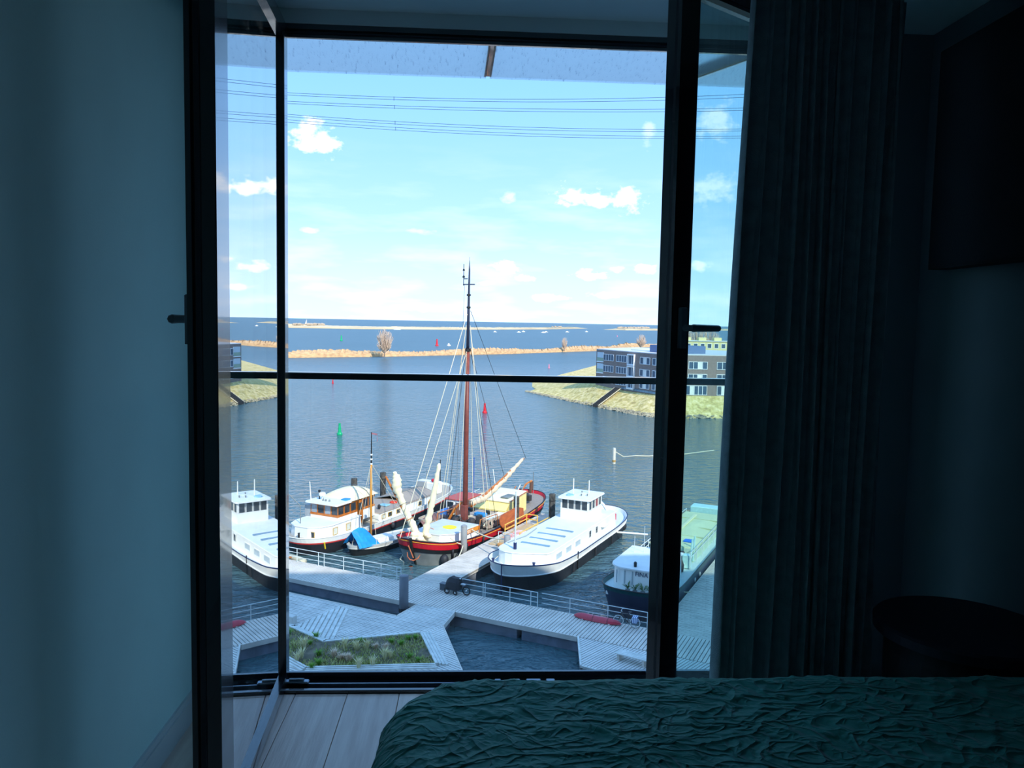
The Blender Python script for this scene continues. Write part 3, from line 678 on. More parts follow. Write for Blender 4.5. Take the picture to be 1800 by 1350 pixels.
M_pile = mat('grey_mooring_pile_steel', (150, 150, 150), .6, var=.1, vscale=2); M_pileD = mat('slate_steel_pile', (112, 116, 124), .55, var=.1, vscale=2)
M_pileW = mat('tarred_timber_pile', (30, 28, 28), .85, c2=(96, 92, 86), vscale=2.5, stretch=(3, 3, .8))
def pile(label, s, o, top, r, m, cap=True, bands=False, z0=-.8, grp=None):
    t = hthing('mooring_pile', label, 'mooring pile', s, o)
    MB().lathe((0, 0, 0), [(r, z0), (r, top-.03), (r*.94, top)], 18).build('shaft', m, t, True)
    if cap: MB().lathe((0, 0, 0), [(r*1.02, top-.1), (r*1.02, top), (r*.6, top+.06)], 18).build('cap', m, t)
    if bands: MB().lathe((0, 0, 0), [(r*1.12, .55), (r*1.12, .8)], 18).build('guide_collar', M_under, t)
    return t
pile('thick blue-grey steel mooring pile in the water beside the platform corner', -28.95, 43.4, 3.0, .31, M_pileD, False, True)
pile('pale grey steel mooring pile at the bow of the red sailing barge', -31.75, 56.4, 3.05, .26, M_pile, True, True)
pile('pale grey steel mooring pile beside the bow of the white houseboat', -28.05, 57.0, 2.6, .26, M_pile, False, True)
for lab, px, s_, o_, tp, r in (('tarred timber pile behind the wooden wheelhouse', 623, -47.3, 62.0, 4.4, .30), ('tarred timber pile behind the flat grey barge roof', 673, -47.3, 66.9, 4.2, .30), ('tarred timber pile at the side of the red sailing barge stern', 907, -31.75, 65.9, 3.6, .27), ('tarred timber pile at the end of the finger jetty by the white houseboat', 970, -29.3, 71.9, 3.6, .30)):
    # slide along the row until it stands where the photograph shows it
    best = min((abs((lambda P: 900+FPX*(P-EYE).dot(rgt)/(P-EYE).dot(fwd))(H(s_, o_+k*.1, 2))-px), o_+k*.1) for k in range(-60, 61))
    pt = pile(lab, s_, best[1], tp, r, M_pileW, False)
    MB().lathe((0, 0, 0), [(r*1.05, tp-.7), (r*1.05, tp-.6)], 14).build('iron_band', M_under, pt)

# ---- things standing on the jetty
M_tyre = mat('black_rubber', (22, 22, 24), .8, var=.1); M_chrome = mat('bright_metal', (220, 222, 224), .25, metal=.8, var=.04); M_bike = mat('black_bike_paint', (30, 32, 38), .4, var=.05)
def bicycle(label, s, o, rot, bag=True):
    t = hthing('bicycle', label, 'bicycle', s, o, 1.0, rot)
    for x in (-.53, .53):
        wb = MB().ring((x, 0, .345), (0, 1, 0), .315, .030, 26, 6).build('wheel', M_white, t)
        MB().ring((x, 0, .345), (0, 1, 0), .345, .016, 26, 5).build('tyre', M_tyre, wb)
        sp = MB()
        for i in range(8): a = math.pi*i/8; sp.tube([(x+.32*math.cos(a), 0, .345+.32*math.sin(a)), (x-.32*math.cos(a), 0, .345-.32*math.sin(a))], .004, 3)
        sp.build('spokes', M_chrome, wb)
    f = MB(); hd = (-.38, 0, .86); bb = (.04, 0, .30); st = (.17, 0, .82); rx = (.53, 0, .345)
    for a, b in ((hd, bb), (hd, st), (bb, st), (bb, rx), (st, rx), ((-.40, 0, .78), (-.53, 0, .345))): f.tube([a, b], .028, 6)
    f.build('frame', M_bike, t)
    hb = MB(); hb.tube([hd, (-.36, 0, 1.02)], .016, 6); hb.tube([(-.22, -.28, 1.04), (-.34, -.2, 1.05), (-.36, 0, 1.03), (-.34, .2, 1.05), (-.22, .28, 1.04)], .014, 6); hb.build('handlebar', M_chrome, t)
    MB().tube([st, (.19, 0, .95)], .014, 6).build('seat_post', M_chrome, t)
    MB().ball((.2, 0, .98), .13, 10, (1.0, .6, .3)).build('saddle', M_bike, t, True)
    MB().ring((.04, .06, .30), (0, 1, 0), .09, .012, 14, 4).build('chainwheel', M_chrome, t)
    if bag:
        b = MB(); b.cbox(.36, .68, -.24, -.06, .38, .74, .03); b.cbox(.36, .68, .06, .24, .38, .74, .03); b.box(.36, .68, -.06, .06, .70, .74)
        pb = b.build('pannier', mat('blue_white_pannier', (74, 110, 170), .8, var=.1), t)
        w_ = MB()
        for x in (.42, .53, .64): w_.box(x-.02, x+.02, -.245, .245, .40, .745)
        w_.build('stripe', mat('white_stripe_cloth', (226, 230, 236), .8, var=.03), pb)
bicycle('black bicycle with blue white panniers leaning at the jetty rail', -14.65, 46.95, R(4))

def cargo_bike():
    t = hthing('covered_cargo_bike', 'black cargo bike under a dark cover parked at the jetty junction', 'cargo bike', -27.0, 47.0, 1.0, R(-2))
    rows = []
    for i in range(9):
        u = i/8; x = -.72+u*1.05; w = .36*(1-abs(u-.45)**3*2); zt = .55+.62*math.sin(min(1, u*1.5+.25)*math.pi*.62); rows.append([(x, -w, .32), (x, -w*.98, zt*.75), (x, -w*.55, zt), (x, w*.55, zt), (x, w*.98, zt*.75), (x, w, .32)])
    cv = MB().grid(rows); cv.add(rows[0], [(0, 1, 2, 3, 4, 5)]); cv.add(rows[-1], [(5, 4, 3, 2, 1, 0)])
    cv.build('cover', mat('black_tarpaulin', (34, 34, 42), .7, var=.2, vscale=4, bump=.5, bscale=8), t)
    for x, y, r in ((.80, 0, .33), (-.55, -.38, .24), (-.55, .38, .24), (.12, -.36, .18)):
        wh = MB().ring((x, y, r), (0, 1, 0), r-.045, .045, 20, 6).build('wheel', M_tyre, t)
        MB().lathe((0, 0, 0), [(.06, -.04), (.06, .04)], 10).build('hub', M_chrome, wh); wh.children[0].location = (x, y, r); wh.children[0].rotation_euler = (R(90), 0, 0)
    f = MB(); f.tube([(.80, 0, .33), (.42, 0, .55), (.36, 0, 1.02)], .025, 6); f.tube([(.42, 0, .55), (-.4, 0, .4)], .03, 6); f.build('frame', M_bike, t)
    MB().tube([(.28, -.32, 1.1), (.36, 0, 1.06), (.28, .32, 1.1)], .018, 6).build('handlebar', M_bike, t)
    MB().cbox(.38, .72, -.1, .1, .72, .80, .03).build('seat', mat('pale_seat_vinyl', (196, 200, 204), .5, var=.05), t)
    MB().lathe((.36, -.1, 1.12), [(.06, 0), (.07, .04), (.03, .06)], 10).build('lamp', M_chrome, t)
    b = hthing('dock_box', 'small dark dock box beside the covered cargo bike', 'box', -28.15, 47.3, 1.0)
    MB().cbox(-.28, .28, -.2, .2, 0, .42, .03).build('body', mat('dark_slate_plastic', (66, 74, 84), .6, var=.1), b)
    MB().cbox(-.3, .3, -.22, .22, .42, .48, .02).build('lid', mat('slate_lid', (90, 98, 108), .5, var=.1), b)
    q = hthing('folded_trolley', 'small dark handcart at the foot of the jetty seen through the door glass', 'handcart', -12.2, 47.6, 1.0, R(20))
    MB().cbox(-.45, .45, -.25, .25, .18, .24, .02).build('bed', M_bike, q)
    for x in (-.35, .35):
        for y in (-.22, .22): MB().ring((x, y, .11), (0, 1, 0), .08, .03, 12, 5).build('wheel', M_tyre, q)
    MB().tube([(-.45, -.2, .22), (-.5, -.2, .85), (-.5, .2, .85), (-.45, .2, .22)], .022, 6).build('push_bar', M_bike, q)
cargo_bike()

def kayak():
    t = hthing('kayak', 'long red upturned kayak lying along the jetty edge', 'kayak', -16.6, 46.95, 1.0, R(-1))
    rows = []
    for i in range(21):
        u = i/20*2-1; w = .25*(1-abs(u)**4)+.05; h = .25*(1-abs(u)**7)+.05; z = .03+.05*u*u
        rows.append([(u*1.6, w*math.cos(R(a)), z+h*max(0, math.sin(R(a)))**.8) for a in range(0, 181, 20)])
    m = mat('red_kayak_hull', (196, 34, 62), .35, var=.08, vscale=3, coat=.3); k = MB().grid(rows)
    k.add(rows[0], [tuple(range(10))]); k.add(rows[-1], [tuple(range(9, -1, -1))]); k.build('hull', m, t, True)
    MB().tube([(u/10*1.58, 0, .32-.24*abs(u/10)**8) for u in range(-10, 11)], .018, 5).build('keel_strip', mat('pink_white_strip', (236, 190, 200), .4, var=.04), t)
    for x in (-.9, .9): MB().box(x-.04, x+.04, -.4, .4, 0, .06).build('chock', M_board, t)
    for x in (-.25, .75): MB().tube([(x, .31*math.cos(R(a)), .04+.30*max(0, math.sin(R(a)))**.8) for a in range(0, 181, 15)], .014, 5).build('strap', M_bike, t)
kayak()

def gangway():
    y_ = mat('yellow_painted_tube', (236, 190, 84), .5, var=.08); 
    t = hthing('gangway', 'yellow railed gangway platform on the finger jetty', 'gangway', -29.6, 62.6, 1.0)
    MB().cbox(-1.15, 1.15, -3.7, 3.9, .02, .12, .02).build('deck', mat('gangway_timber', (196, 170, 134), .8, var=.12), t)
    for x, a, b in ((-1.15, -.6, 3.9), (1.15, -2.4, 3.9)):
        for z in (.55, 1.0): MB().tube([(x, a, z), (x, b, z)], .05, 6).build('side_rail', y_, t)
        for y in (a, (a+b)/2, b): MB().tube([(x, y, .1), (x, y, 1.0)], .05, 6).build('post', y_, t)
    for z in (.55, 1.0): MB().tube([(-1.15, 3.9, z), (-.05, 3.9, z)], .05, 6).build('end_rail', y_, t)
    MB().tube([(-.05, 3.9, .1), (-.05, 3.9, 1.0)], .05, 6).build('post', y_, t)
    w = MB()
    for x in (-.2, .45, 1.15): w.tube([(x, -3.75, .1), (x, -3.75, 1.25)], .035, 6)
    for z in (.62, 1.25): w.tube([(-.2, -3.75, z), (1.15, -3.75, z)], .03, 6)
    w.build('white_gate_frame', M_white, t)
    MB().cbox(-.2, 1.2, -3.95, -3.55, .1, .3, .02).build('step', mat('orange_step_timber', (206, 150, 90), .7, var=.1), t)
    MB().cbox(-.75, .1, -1.9, 1.2, .12, .2, .02).build('red_white_panel', mat('red_white_board', (240, 224, 216), .6, c2=(226, 120, 104), vscale=1.2), t)
    MB().cbox(.25, .95, -.6, 1.8, .12, .2, .02).build('grey_panel', mat('blue_grey_board', (132, 136, 156), .7, var=.08), t)
gangway()
# ================================================================== boats
class Hull:
    def __init__(s, L, B, a=.2, p=2.2, b=.2, q=2.2, sheer=lambda t: 1.6, zbot=-.6, rb=.6, rs=.6, flare=.86, n=44):
        s.L, s.B, s.a, s.p, s.b, s.q, s.sheer, s.zbot, s.rb, s.rs, s.flare, s.n = L, B, a, p, b, q, sheer, zbot, rb, rs, flare, n
        s.ts = [(1-math.cos(math.pi*i/n))/2 for i in range(n+1)]
    def half(s, t):
        h = 1.
        if t < s.a: h = max(0, 1-(1-t/s.a)**s.p)**(1/s.p)
        if t > 1-s.b: h = min(h, max(0, 1-((t-1+s.b)/s.b)**s.q)**(1/s.q))
        return s.B*h
    def pt(s, t, side, z, out=0.):
        v = (z-s.zbot)/(s.sheer(t)-s.zbot); h = s.half(t)*(s.flare+(1-s.flare)*min(1.2, v)); y = (s.rb+t*(s.L-s.rb-s.rs))*(1-v)+t*s.L*v
        if out:
            e = 1e-3; t0, t1 = max(0, t-e), min(1, t+e); dh = (s.half(t1)-s.half(t0)); dy = (t1-t0)*s.L; n = Vector((dy, -dh, 0)); n.normalize()
            return Vector((side*(h+n.x*out), y+n.y*out, z))
        return Vector((side*h, y, z))
    def loop(s, zf, out=0.):
        f = zf if callable(zf) else (lambda t: zf)
        return [s.pt(t, 1, f(t), out) for t in s.ts] + [s.pt(t, -1, f(t), out) for t in reversed(s.ts[1:-1])]
    def band(s, z0, z1, out=0., k=5):
        f0 = z0 if callable(z0) else (lambda t: z0); f1 = z1 if callable(z1) else (lambda t: z1)
        rows = []
        for i in range(k+1):
            r = s.loop(lambda t: f0(t)+(f1(t)-f0(t))*i/k, out); rows.append(r+[r[0]])
        return MB().grid(rows)
    def wall(s, z0, z1, th=.07):
        """a bulwark with thickness"""
        f0 = z0 if callable(z0) else (lambda t: z0); f1 = z1 if callable(z1) else (lambda t: z1)
        A = s.loop(f0); B = s.loop(f1); C = s.loop(f1, -th); D = s.loop(f0, -th); return MB().grid([r+[r[0]] for r in (A, B, C, D)])
    def deck(s, zf, inset=.04):
        f = zf if callable(zf) else (lambda t: zf)
        rows = [[s.pt(t, k, f(t), -inset if 0 < t < 1 else 0) for k in (-1, 1)] for t in s.ts]
        return MB().grid(rows)
    def rail(s, zf, r=.05, out=0.):
        f = zf if callable(zf) else (lambda t: zf); p = s.loop(f, out); return MB().tube(p+[p[0]], r, 6, cap=False)
def rounded(x0, x1, y0, y1, r, k=6, corners=(1, 1, 1, 1)):
    P = []
    for (cx, cy, a, on) in ((x0+r, y0+r, 180, corners[0]), (x1-r, y0+r, 270, corners[1]), (x1-r, y1-r, 0, corners[2]), (x0+r, y1-r, 90, corners[3])):
        if on: P += [(cx+r*math.cos(R(a+90*i/k)), cy+r*math.sin(R(a+90*i/k))) for i in range(k+1)]
        else: P.append((x0 if cx < (x0+x1)/2 else x1, y0 if cy < (y0+y1)/2 else y1))
    return P
def win(parent, c, w, h, face, fm, gm, name='window', d=.05):
    """window on a cabin side; face is 'x+', 'x-', 'y+', 'y-'"""
    x, y, z = c; e = .035
    def bx(u0, u1, z0, z1, t0, t1):
        if face[0] == 'x': sg = 1 if face[1] == '+' else -1; a, b = sorted((x+sg*t0, x+sg*t1)); return (a, b, y+u0, y+u1, z+z0, z+z1)
        sg = 1 if face[1] == '+' else -1; a, b = sorted((y+sg*t0, y+sg*t1)); return (x+u0, x+u1, a, b, z+z0, z+z1)
    f = MB()
    for (u0, u1, z0, z1) in ((-w/2, w/2, h/2-e, h/2), (-w/2, w/2, -h/2, -h/2+e), (-w/2, -w/2+e, -h/2+e, h/2-e), (w/2-e, w/2, -h/2+e, h/2-e)): f.box(*bx(u0, u1, z0, z1, -.01, d))
    fo = f.build(name, fm, parent)
    MB().box(*bx(-w/2+e, w/2-e, -h/2+e, h/2-e, .0, d*.5)).build('pane', gm, fo)
    return fo
M_bw = mat('white_boat_paint', (238, 238, 232), .4, var=.03, vscale=2); M_bw2 = mat('white_deck_paint', (226, 228, 226), .6, var=.04, vscale=1.5)
M_bb = mat('black_hull_paint', (34, 34, 40), .5, var=.25, vscale=1.2); M_win = mat('dark_boat_glass', (52, 60, 66), .08, var=.25, vscale=1.0, spec=.8)
M_navy = mat('navy_trim_paint', (28, 40, 84), .5, var=.05); M_rope = mat('pale_rope', (214, 206, 180), .9, var=.1, vscale=20)
M_varn = mat('varnished_orange_wood', (206, 122, 42), .4, c2=(176, 96, 34), vscale=3, coat=.3); M_gold = mat('ochre_window_trim', (196, 160, 84), .5, var=.06)
M_fend = mat('dark_fender', (40, 42, 48), .6, var=.1); M_red = mat('barge_red_paint', (206, 30, 48), .4, var=.06, vscale=2); M_grey = mat('grey_hull_paint', (120, 126, 126), .6, var=.2, vscale=1.2)
M_black = mat('black_trim_paint', (26, 28, 30), .5, var=.1)
def rope(name, label, pts, r=.03, sag=0.):
    P = [Vector(p) for p in pts]; Q = []
    for i in range(len(P)-1):
        for k in range(9): u = k/8; q = P[i].lerp(P[i+1], u); q.z -= sag*4*u*(1-u); Q.append(q) if k < 8 or i == len(P)-2 else None
    base = Q[0].copy(); o = MB().tube([q-base for q in Q], r, 5).build(name, M_rope); o.location = base
    return tag(o, label, 'rope')

# ---------------------------------------------------------------- white houseboat
def houseboat():
    s, o = -25.35, 50.7; t = hthing('houseboat', 'long white houseboat with black hull moored right of the finger jetty', 'houseboat', s, o)
    sh = lambda u: 1.45 + .85*max(0, (.42-u)/.42)**1.7 + .55*max(0, (u-.75)/.25)**1.6
    h = Hull(23.2, 2.85, .19, 1.65, .16, 2.3, sh, rb=1.3, rs=1.0, flare=.88)
    low = lambda u: sh(u) - .42 - .50*max(0, (.45-u)/.45)**1.3
    h.band(-.6, low).build('hull', M_bb, t, True)
    h.wall(low, sh).build('bulwark', M_bw, t)
    h.rail(lambda u: sh(u)+.01, .045, .01).build('capping_rail', M_navy, t)
    h.rail(lambda u: low(u), .05, .02).build('rubbing_strake', M_bw2, t)
    h.deck(lambda u: sh(u)-.35-.30*max(0, (.3-u)/.3)).build('deck', mat('pale_blue_grey_deck', (206, 214, 218), .6, var=.04), t)
    MB().tube([(0, -.02, .1), (0, -.05, 2.3)], .05, 6).build('stem', M_navy, t)
    # cabin trunk with rounded front
    P = rounded(-2.0, 2.15, 2.6, 19.3, .9, 6, (1, 0, 0, 0)); P = [(-2.0, 19.3), (-2.0, 3.6)] + [(-2.0+2.9*(1-math.cos(R(a)))*.5, 3.6-1.15*math.sin(R(a))) for a in (20, 45, 70, 95, 120)] + [(2.0, 3.5), (2.15, 4.0), (2.15, 19.3)]
    tr = MB().prism(P, .9, 2.45, .015).build('cabin_trunk', M_bw, t)
    P2 = [(x*1.03, y) for x, y in P]; MB().prism(P2, 2.45, 2.52, .02, crown=.10).build('cabin_roof', M_bw2, t)
    blu = mat('blue_grey_skylight', (120, 150, 172), .25, var=.1)
    for i, y in enumerate((5.0, 6.6, 8.2, 9.9)):
        MB().cbox(-.9, 1.55, y, y+.28, 2.56, 2.64, .02).build('skylight', blu, t)
    MB().tube([(-1.75, 4.5, 2.60), (-1.3, 7, 2.62), (-1.55, 9.5, 2.62)], .05, 5).build('deck_hose', mat('grey_hose', (150, 160, 164), .6, var=.05), t)
    for y in (12.4, 14.0): win(t, (2.15, y, 1.95), .55, .62, 'x+', M_bw2, M_win)
    for y in (5.6, 7.6, 9.6): win(t, (2.13, y, 1.85), 1.2, .5, 'x+', M_bw2, mat('silvery_pane', (176, 190, 196), .15, var=.1))
    wb = MB().box(2.16, 2.5, 15.2, 16.4, 1.9, 1.96); wb.build('folding_seat', M_bw, t)
    # wheelhouse
    w0, w1, y0, y1 = -1.35, 1.3, 14.2, 17.6
    MB().box(w0, w1, y0, y1, 2.45, 3.45).build('wheelhouse_wall', M_bw, t)
    c = MB()
    for x in (w0, w1):
        for y in (y0, y1): c.box(x-.1 if x > 0 else x, x if x > 0 else x+.1, y if y == y0 else y-.1, y+.1 if y == y0 else y, 3.45, 4.35)
    c.build('wheelhouse_corner_posts', M_bw, t)
    for i in range(4):
        win(t, (w0+.39+i*.625, y0+.05, 3.85), .56, .86, 'y-', M_bw, M_win)
    for i in range(4): win(t, (w1-.05, y0+.5+i*.82, 3.80), .6, .86, 'x+', M_bw, M_win if i != 2 else mat('red_curtain_pane', (150, 60, 56), .3, var=.1))
    for i in range(3): win(t, (w0+.05, y0+.6+i*1.05, 3.80), .8, .86, 'x-', M_bw, M_win)
    MB().cbox(w0+.06, w1-.06, y1-.12, y1-.06, 3.45, 4.35, .01).build('wheelhouse_back', M_bw, t)
    MB().prism(rounded(w0-.25, w1+.25, y0-.35, y1+.25, .25), 4.35, 4.47, .02, crown=.12).build('wheelhouse_roof', M_bw2, t)
    MB().prism(rounded(-1.0, -.35, y0+.25, y0+.9, .25), 4.5, 4.62).build('roof_hatch', mat('pale_blue_hatch', (150, 196, 220), .4, var=.05), t)
    for x, y, z in ((-.55, y0+1.0, 6.0), (.45, y0+2.3, 5.7)): MB().tube([(x, y, 4.5), (x, y, z)], [.055, .04], 6).build('antenna', M_bw, t)
    for x, y in ((.3, y0+.8), (.75, y0+1.1), (-.1, y0+2.0)): MB().lathe((x, y, 4.5), [(.05, 0), (.05, .12), (.08, .16), (.04, .24)], 8).build('roof_fitting', M_grey, t)
    # aft deck clutter
    MB().tube([(-1.2+2.4*i/8, 19.9+.4*math.sin(math.pi*i/8), 2.0+1.0*math.sin(math.pi*i/8)) for i in range(9)], .13, 6).build('hoop', M_bw, t)
    MB().cbox(-.6, .5, 18.2, 19.0, 1.3, 2.0, .05).build('aft_bench', mat('orange_bench_wood', (204, 150, 96), .6, var=.1), t)
    MB().ring((.5, 21.2, 1.75), (0, 0, 1), .28, .06, 16, 6).build('rope_coil', M_rope, t)
    MB().cbox(1.2, 1.7, 20.2, 20.8, 1.3, 1.9, .04).build('red_box', M_red, t)
    # bow fittings
    MB().lathe((-.55, 3.3, 2.55), [(.13, 0), (.13, .5)], 10).build('mast_tabernacle', M_navy, t)
    MB().tube([(-.55, 3.3, 2.6), (-.55, 3.3, 7.0)], [.07, .05], 8).build('bow_mast', M_white, t)
    MB().ring((-.9, 1.6, 1.75), (.3, 1, .6), .24, .035, 16, 6).build('life_ring_stand', M_bw2, t)
    MB().lathe((.15, 1.5, 1.55), [(.18, 0), (.2, .15), (.12, .28)], 12).build('windlass', M_black, t)
    for x, y in ((-1.6, 1.7), (1.55, 2.2)): MB().lathe((x, y, 1.6), [(.09, 0), (.09, .42), (.13, .46), (.13, .5)], 10).build('bollard', M_navy, t)
    for (y, zz, sd) in ((20.6, .95, 1.12),): MB().ball((2.55, 20.3, .9), .34, 12, (1, 1, 1.25)).build('fender', M_fend, t, True)
    for y in (7.0, 12.0, 16.2): MB().tube([(2.85, y, .25), (2.86, y, 1.0)], .08, 6).build('fender', M_fend, t)
    MB().tube([h.pt(.34, 1, 1.7, .0), h.pt(.345, 1, .1, .05)], .05, 5).build('boarding_line', M_black, t)
houseboat()

# ---------------------------------------------------------------- barge with the wooden wheelhouse
def wheelhouse_barge():
    s, o = -44.9, 50.6; t = hthing('wheelhouse_barge', 'white motor barge with varnished wooden wheelhouse moored at the left', 'barge', s, o)
    sh = lambda u: 1.25 + .35*max(0, (.35-u)/.35)**1.5 + .75*max(0, (u-.6)/.4)**1.8
    h = Hull(24.2, 2.55, .17, 2.3, .17, 2.2, sh, rb=.9, rs=1.0, flare=.86)
    mid = lambda u: sh(u)-.55
    h.band(-.6, mid).build('hull', M_bb, t, True)
    h.band(mid, lambda u: mid(u)+.12, .02, 2).build('red_stripe', mat('faded_red_stripe', (206, 60, 56), .5, var=.08), t, True)
    h.wall(lambda u: mid(u)+.10, sh).build('bulwark', M_bw, t)
    h.rail(lambda u: sh(u)+.01, .04).build('capping_rail', M_bw2, t)
    h.deck(lambda u: sh(u)-.18).build('deck', mat('grey_barge_deck', (168, 160, 150), .7, var=.06), t)
    # near deckhouse
    P = [(-1.95, 6.9), (-1.95, 2.7), (-1.55, 1.6), (-.7, 1.05), (.7, 1.05), (1.55, 1.6), (1.95, 2.7), (1.95, 6.9)]
    MB().prism(P, 1.0, 2.25, .03).build('aft_cabin', M_bw, t)
    MB().prism([(x*1.02, y) for x, y in P], 2.25, 2.32, .02, crown=.10).build('aft_cabin_roof', M_bw2, t)
    for y in (3.2, 5.0): win(t, (1.93, y, 1.68), .62, .62, 'x+', M_gold, mat('pale_curtained_pane', (214, 214, 200), .2, var=.08))
    win(t, (1.05, 1.28, 1.68), .5, .5, 'y-', M_gold, M_win)
    # wheelhouse
    w0, w1, y0, y1 = -1.45, 1.55, 4.0, 9.4; zb, zt = 2.3, 3.55
    lower = MB(); lower.box(w0, w1, y0, y1, zb-.6, zb+.38); lower.build('wheelhouse_lower', M_bw, t)
    MB().box(w0-.02, w1+.02, y0-.02, y1+.02, zb+.30, zb+.46).build('wheelhouse_sill', M_varn, t)
    MB().box(w0-.02, w1+.02, y0-.02, y1+.02, zt, zt+.16).build('wheelhouse_header', M_varn, t)
    core = MB().box(w0+.12, w1-.12, y0+.12, y1-.12, zb+.46, zt); core.build('wheelhouse_inside', mat('dim_wheelhouse_interior', (70, 60, 50), .8, var=.2), t)
    n = 4
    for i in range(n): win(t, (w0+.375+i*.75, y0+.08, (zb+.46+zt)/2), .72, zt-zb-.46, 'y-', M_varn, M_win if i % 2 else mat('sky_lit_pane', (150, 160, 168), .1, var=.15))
    for i in range(6): win(t, (w1-.08, y0+.5+i*.88, (zb+.46+zt)/2), .8, zt-zb-.46, 'x+', M_varn, M_win)
    for i in range(6): win(t, (w0+.08, y0+.5+i*.88, (zb+.46+zt)/2), .8, zt-zb-.46, 'x-', M_varn, M_win)
    dr = MB().cbox(w1+.02, w1+.08, y0+2.75, y0+3.55, 1.45, zt, .01).build('door', M_varn, t)
    MB().box(w1+.08, w1+.1, y0+2.9, y0+3.4, 2.7, 3.35).build('door_pane', M_win, dr)
    cream = mat('cream_canvas_roof', (232, 214, 178), .8, var=.05, vscale=1.5)
    MB().prism(rounded(w0-.3, w1+.3, y0-.5, y0+1.7, .2), zt+.16, zt+.30, .03, crown=.06).build('wheelhouse_roof', M_bw2, t)
    rows = []
    for i in range(13):
        u = i/12; y = y0+1.6+u*(y1-y0-1.3); e = math.sin(math.pi*min(1, max(0, u)))**.35
        rows.append([(w0-.22+(w1-w0+.44)*k/10, y, zt+.20+.78*e*math.sin(math.pi*k/10)**.6) for k in range(11)])
    MB().grid(rows).build('domed_roof', cream, t, True)
    MB().grid([[(w0-.2+(w1-w0+.4)*k/10, y0+4.3+d, zt+.24+.80*math.sin(math.pi*k/10)**.6) for k in range(11)] for d in (0, .12)]).build('roof_seam', M_grey, t)
    MB().cbox(.9, 1.5, y0+1.2, y0+2.0, zt+.28, zt+.42, .05).build('blue_cover', mat('bright_blue_cover', (46, 138, 206), .6, var=.1), t)
    for x, y, hh, r in ((-1.3, y0-.1, 1.75, .05),): MB().tube([(x, y, zt+.2), (x-.15, y, zt+.2+hh)], [r, r*.7], 6).build('antenna', M_bw, t)
    MB().lathe((-.55, y0+.5, zt+.3), [(.05, 0), (.05, .4), (.3, .42), (.3, .62), (.2, .68)], 14).build('radar_dome', M_bw, t)
    MB().tube([(-.95, y0+.6, zt+.3), (-.95, y0+.6, zt+1.0)], .06, 6).build('lamp_post', M_black, t)
    MB().ball((-.95, y0+.6, zt+1.05), .13, 8).build('lamp', M_black, t)
    for x in (.1, .5, -.2): MB().lathe((x, y0+.2, zt+.3), [(.06, 0), (.1, .1), (.04, .22)], 8).build('roof_fitting', M_grey, t)
    MB().cbox(w0-.75, w0-.05, y0+.1, y0+.6, 2.3, 3.35, .03).build('grey_locker', mat('light_grey_locker', (160, 164, 166), .6, var=.05), t)
    MB().tube([(-.6, 1.7, 2.35), (-.6, 1.7, 3.9), (-1.6, 1.3, 4.9)], .04, 6).build('davit', M_grey, t)
    for x in (-1.3, .1): MB().lathe((x, .7, 1.4), [(.08, 0), (.08, .4), (.12, .45)], 8).build('bollard', M_black, t)
    # long flat hold roof
    taupe = mat('taupe_hatch_cover', (164, 148, 134), .8, var=.06, vscale=.8)
    MB().box(-2.0, 2.0, 9.4, 19.6, 1.0, 1.86).build('hold_coaming', M_bw, t)
    MB().prism([(-2.08, 9.4), (2.08, 9.4), (2.08, 19.7), (-2.08, 19.7)], 1.86, 1.94, .01, crown=.12).build('hold_roof', taupe, t)
    for y in (11.2, 12.6, 16.4): win(t, (2.0, y, 1.48), .62, .42, 'x+', M_gold, M_win)
    win(t, (2.0, 10.2, 1.48), .62, .42, 'x+', M_gold, mat('pale_curtained_pane', (214, 214, 200)))
    MB().cbox(.4, 1.3, 11.6, 12.3, 2.03, 2.12, .02).build('blue_skylight', mat('pale_blue_hatch', (150, 196, 220)), t)
    MB().ring((.9, 13.4, 2.06), (0, 0, 1), .3, .08, 18, 6).build('lifebuoy', mat('orange_red_buoy', (220, 66, 40), .6, var=.1), t)
    MB().ring((-.6, 15.5, 2.1), (0, 0, 1), .42, .10, 18, 6).build('dark_tyre', M_tyre, t)
    for i, (x, y) in enumerate(((.2, 10.4), (1.2, 10.6), (-.4, 11.0))): MB().lathe((x, y, 2.02), [(.12, 0), (.16, .25), (.1, .4)], 8).build('deck_pot', M_fend, t)
    f = MB()
    for y in (14.2, 17.0, 19.6): f.tube([(-2, y, 1.95), (0, y, 2.45), (2, y, 1.95)], .035, 5)
    f.tube([(0, 14.2, 2.45), (0, 19.6, 2.45)], .035, 5); f.build('tent_frame', M_grey, t)
    MB().add([(-2, 14.2, 1.97), (0, 14.2, 2.43), (2, 14.2, 1.97), (-2, 19.6, 1.97), (0, 19.6, 2.43), (2, 19.6, 1.97)], [(0, 1, 4, 3), (1, 2, 5, 4)]).build('tent_cover', taupe, t)
    MB().box(-1.4, 1.2, 9.5, 9.7, 1.95, 2.25).build('dark_rail_board', mat('brown_red_board', (110, 74, 70), .7, var=.1), t)
    # far end
    MB().cbox(-1.3, 1.3, 20.6, 22.0, 1.5, 2.7, .1).build('fore_cabin', M_bw, t)
    MB().cbox(-1.0, .2, 20.3, 20.6, 2.0, 2.8, .03).build('grey_crate', mat('light_grey_locker', (160, 164, 166)), t)
    MB().ball((.9, 20.9, 2.9), .3, 10, (1.2, .8, .7)).build('red_bag', M_red, t)
    MB().tube([(1.0, 22.0, 2.2), (1.0, 22.0, 5.0)], [.06, .05], 6).build('bow_pole', M_black, t)
    MB().tube([(-.9, 22.3, 1.9), (-.9, 22.3, 3.7)], .03, 5).build('flag_staff', M_grey, t)
    for u in (.25, .45): MB().ball(h.pt(u, 1, .55, .15), .22, 10, (1, 1, 1.4)).build('fender', M_fend, t, True)
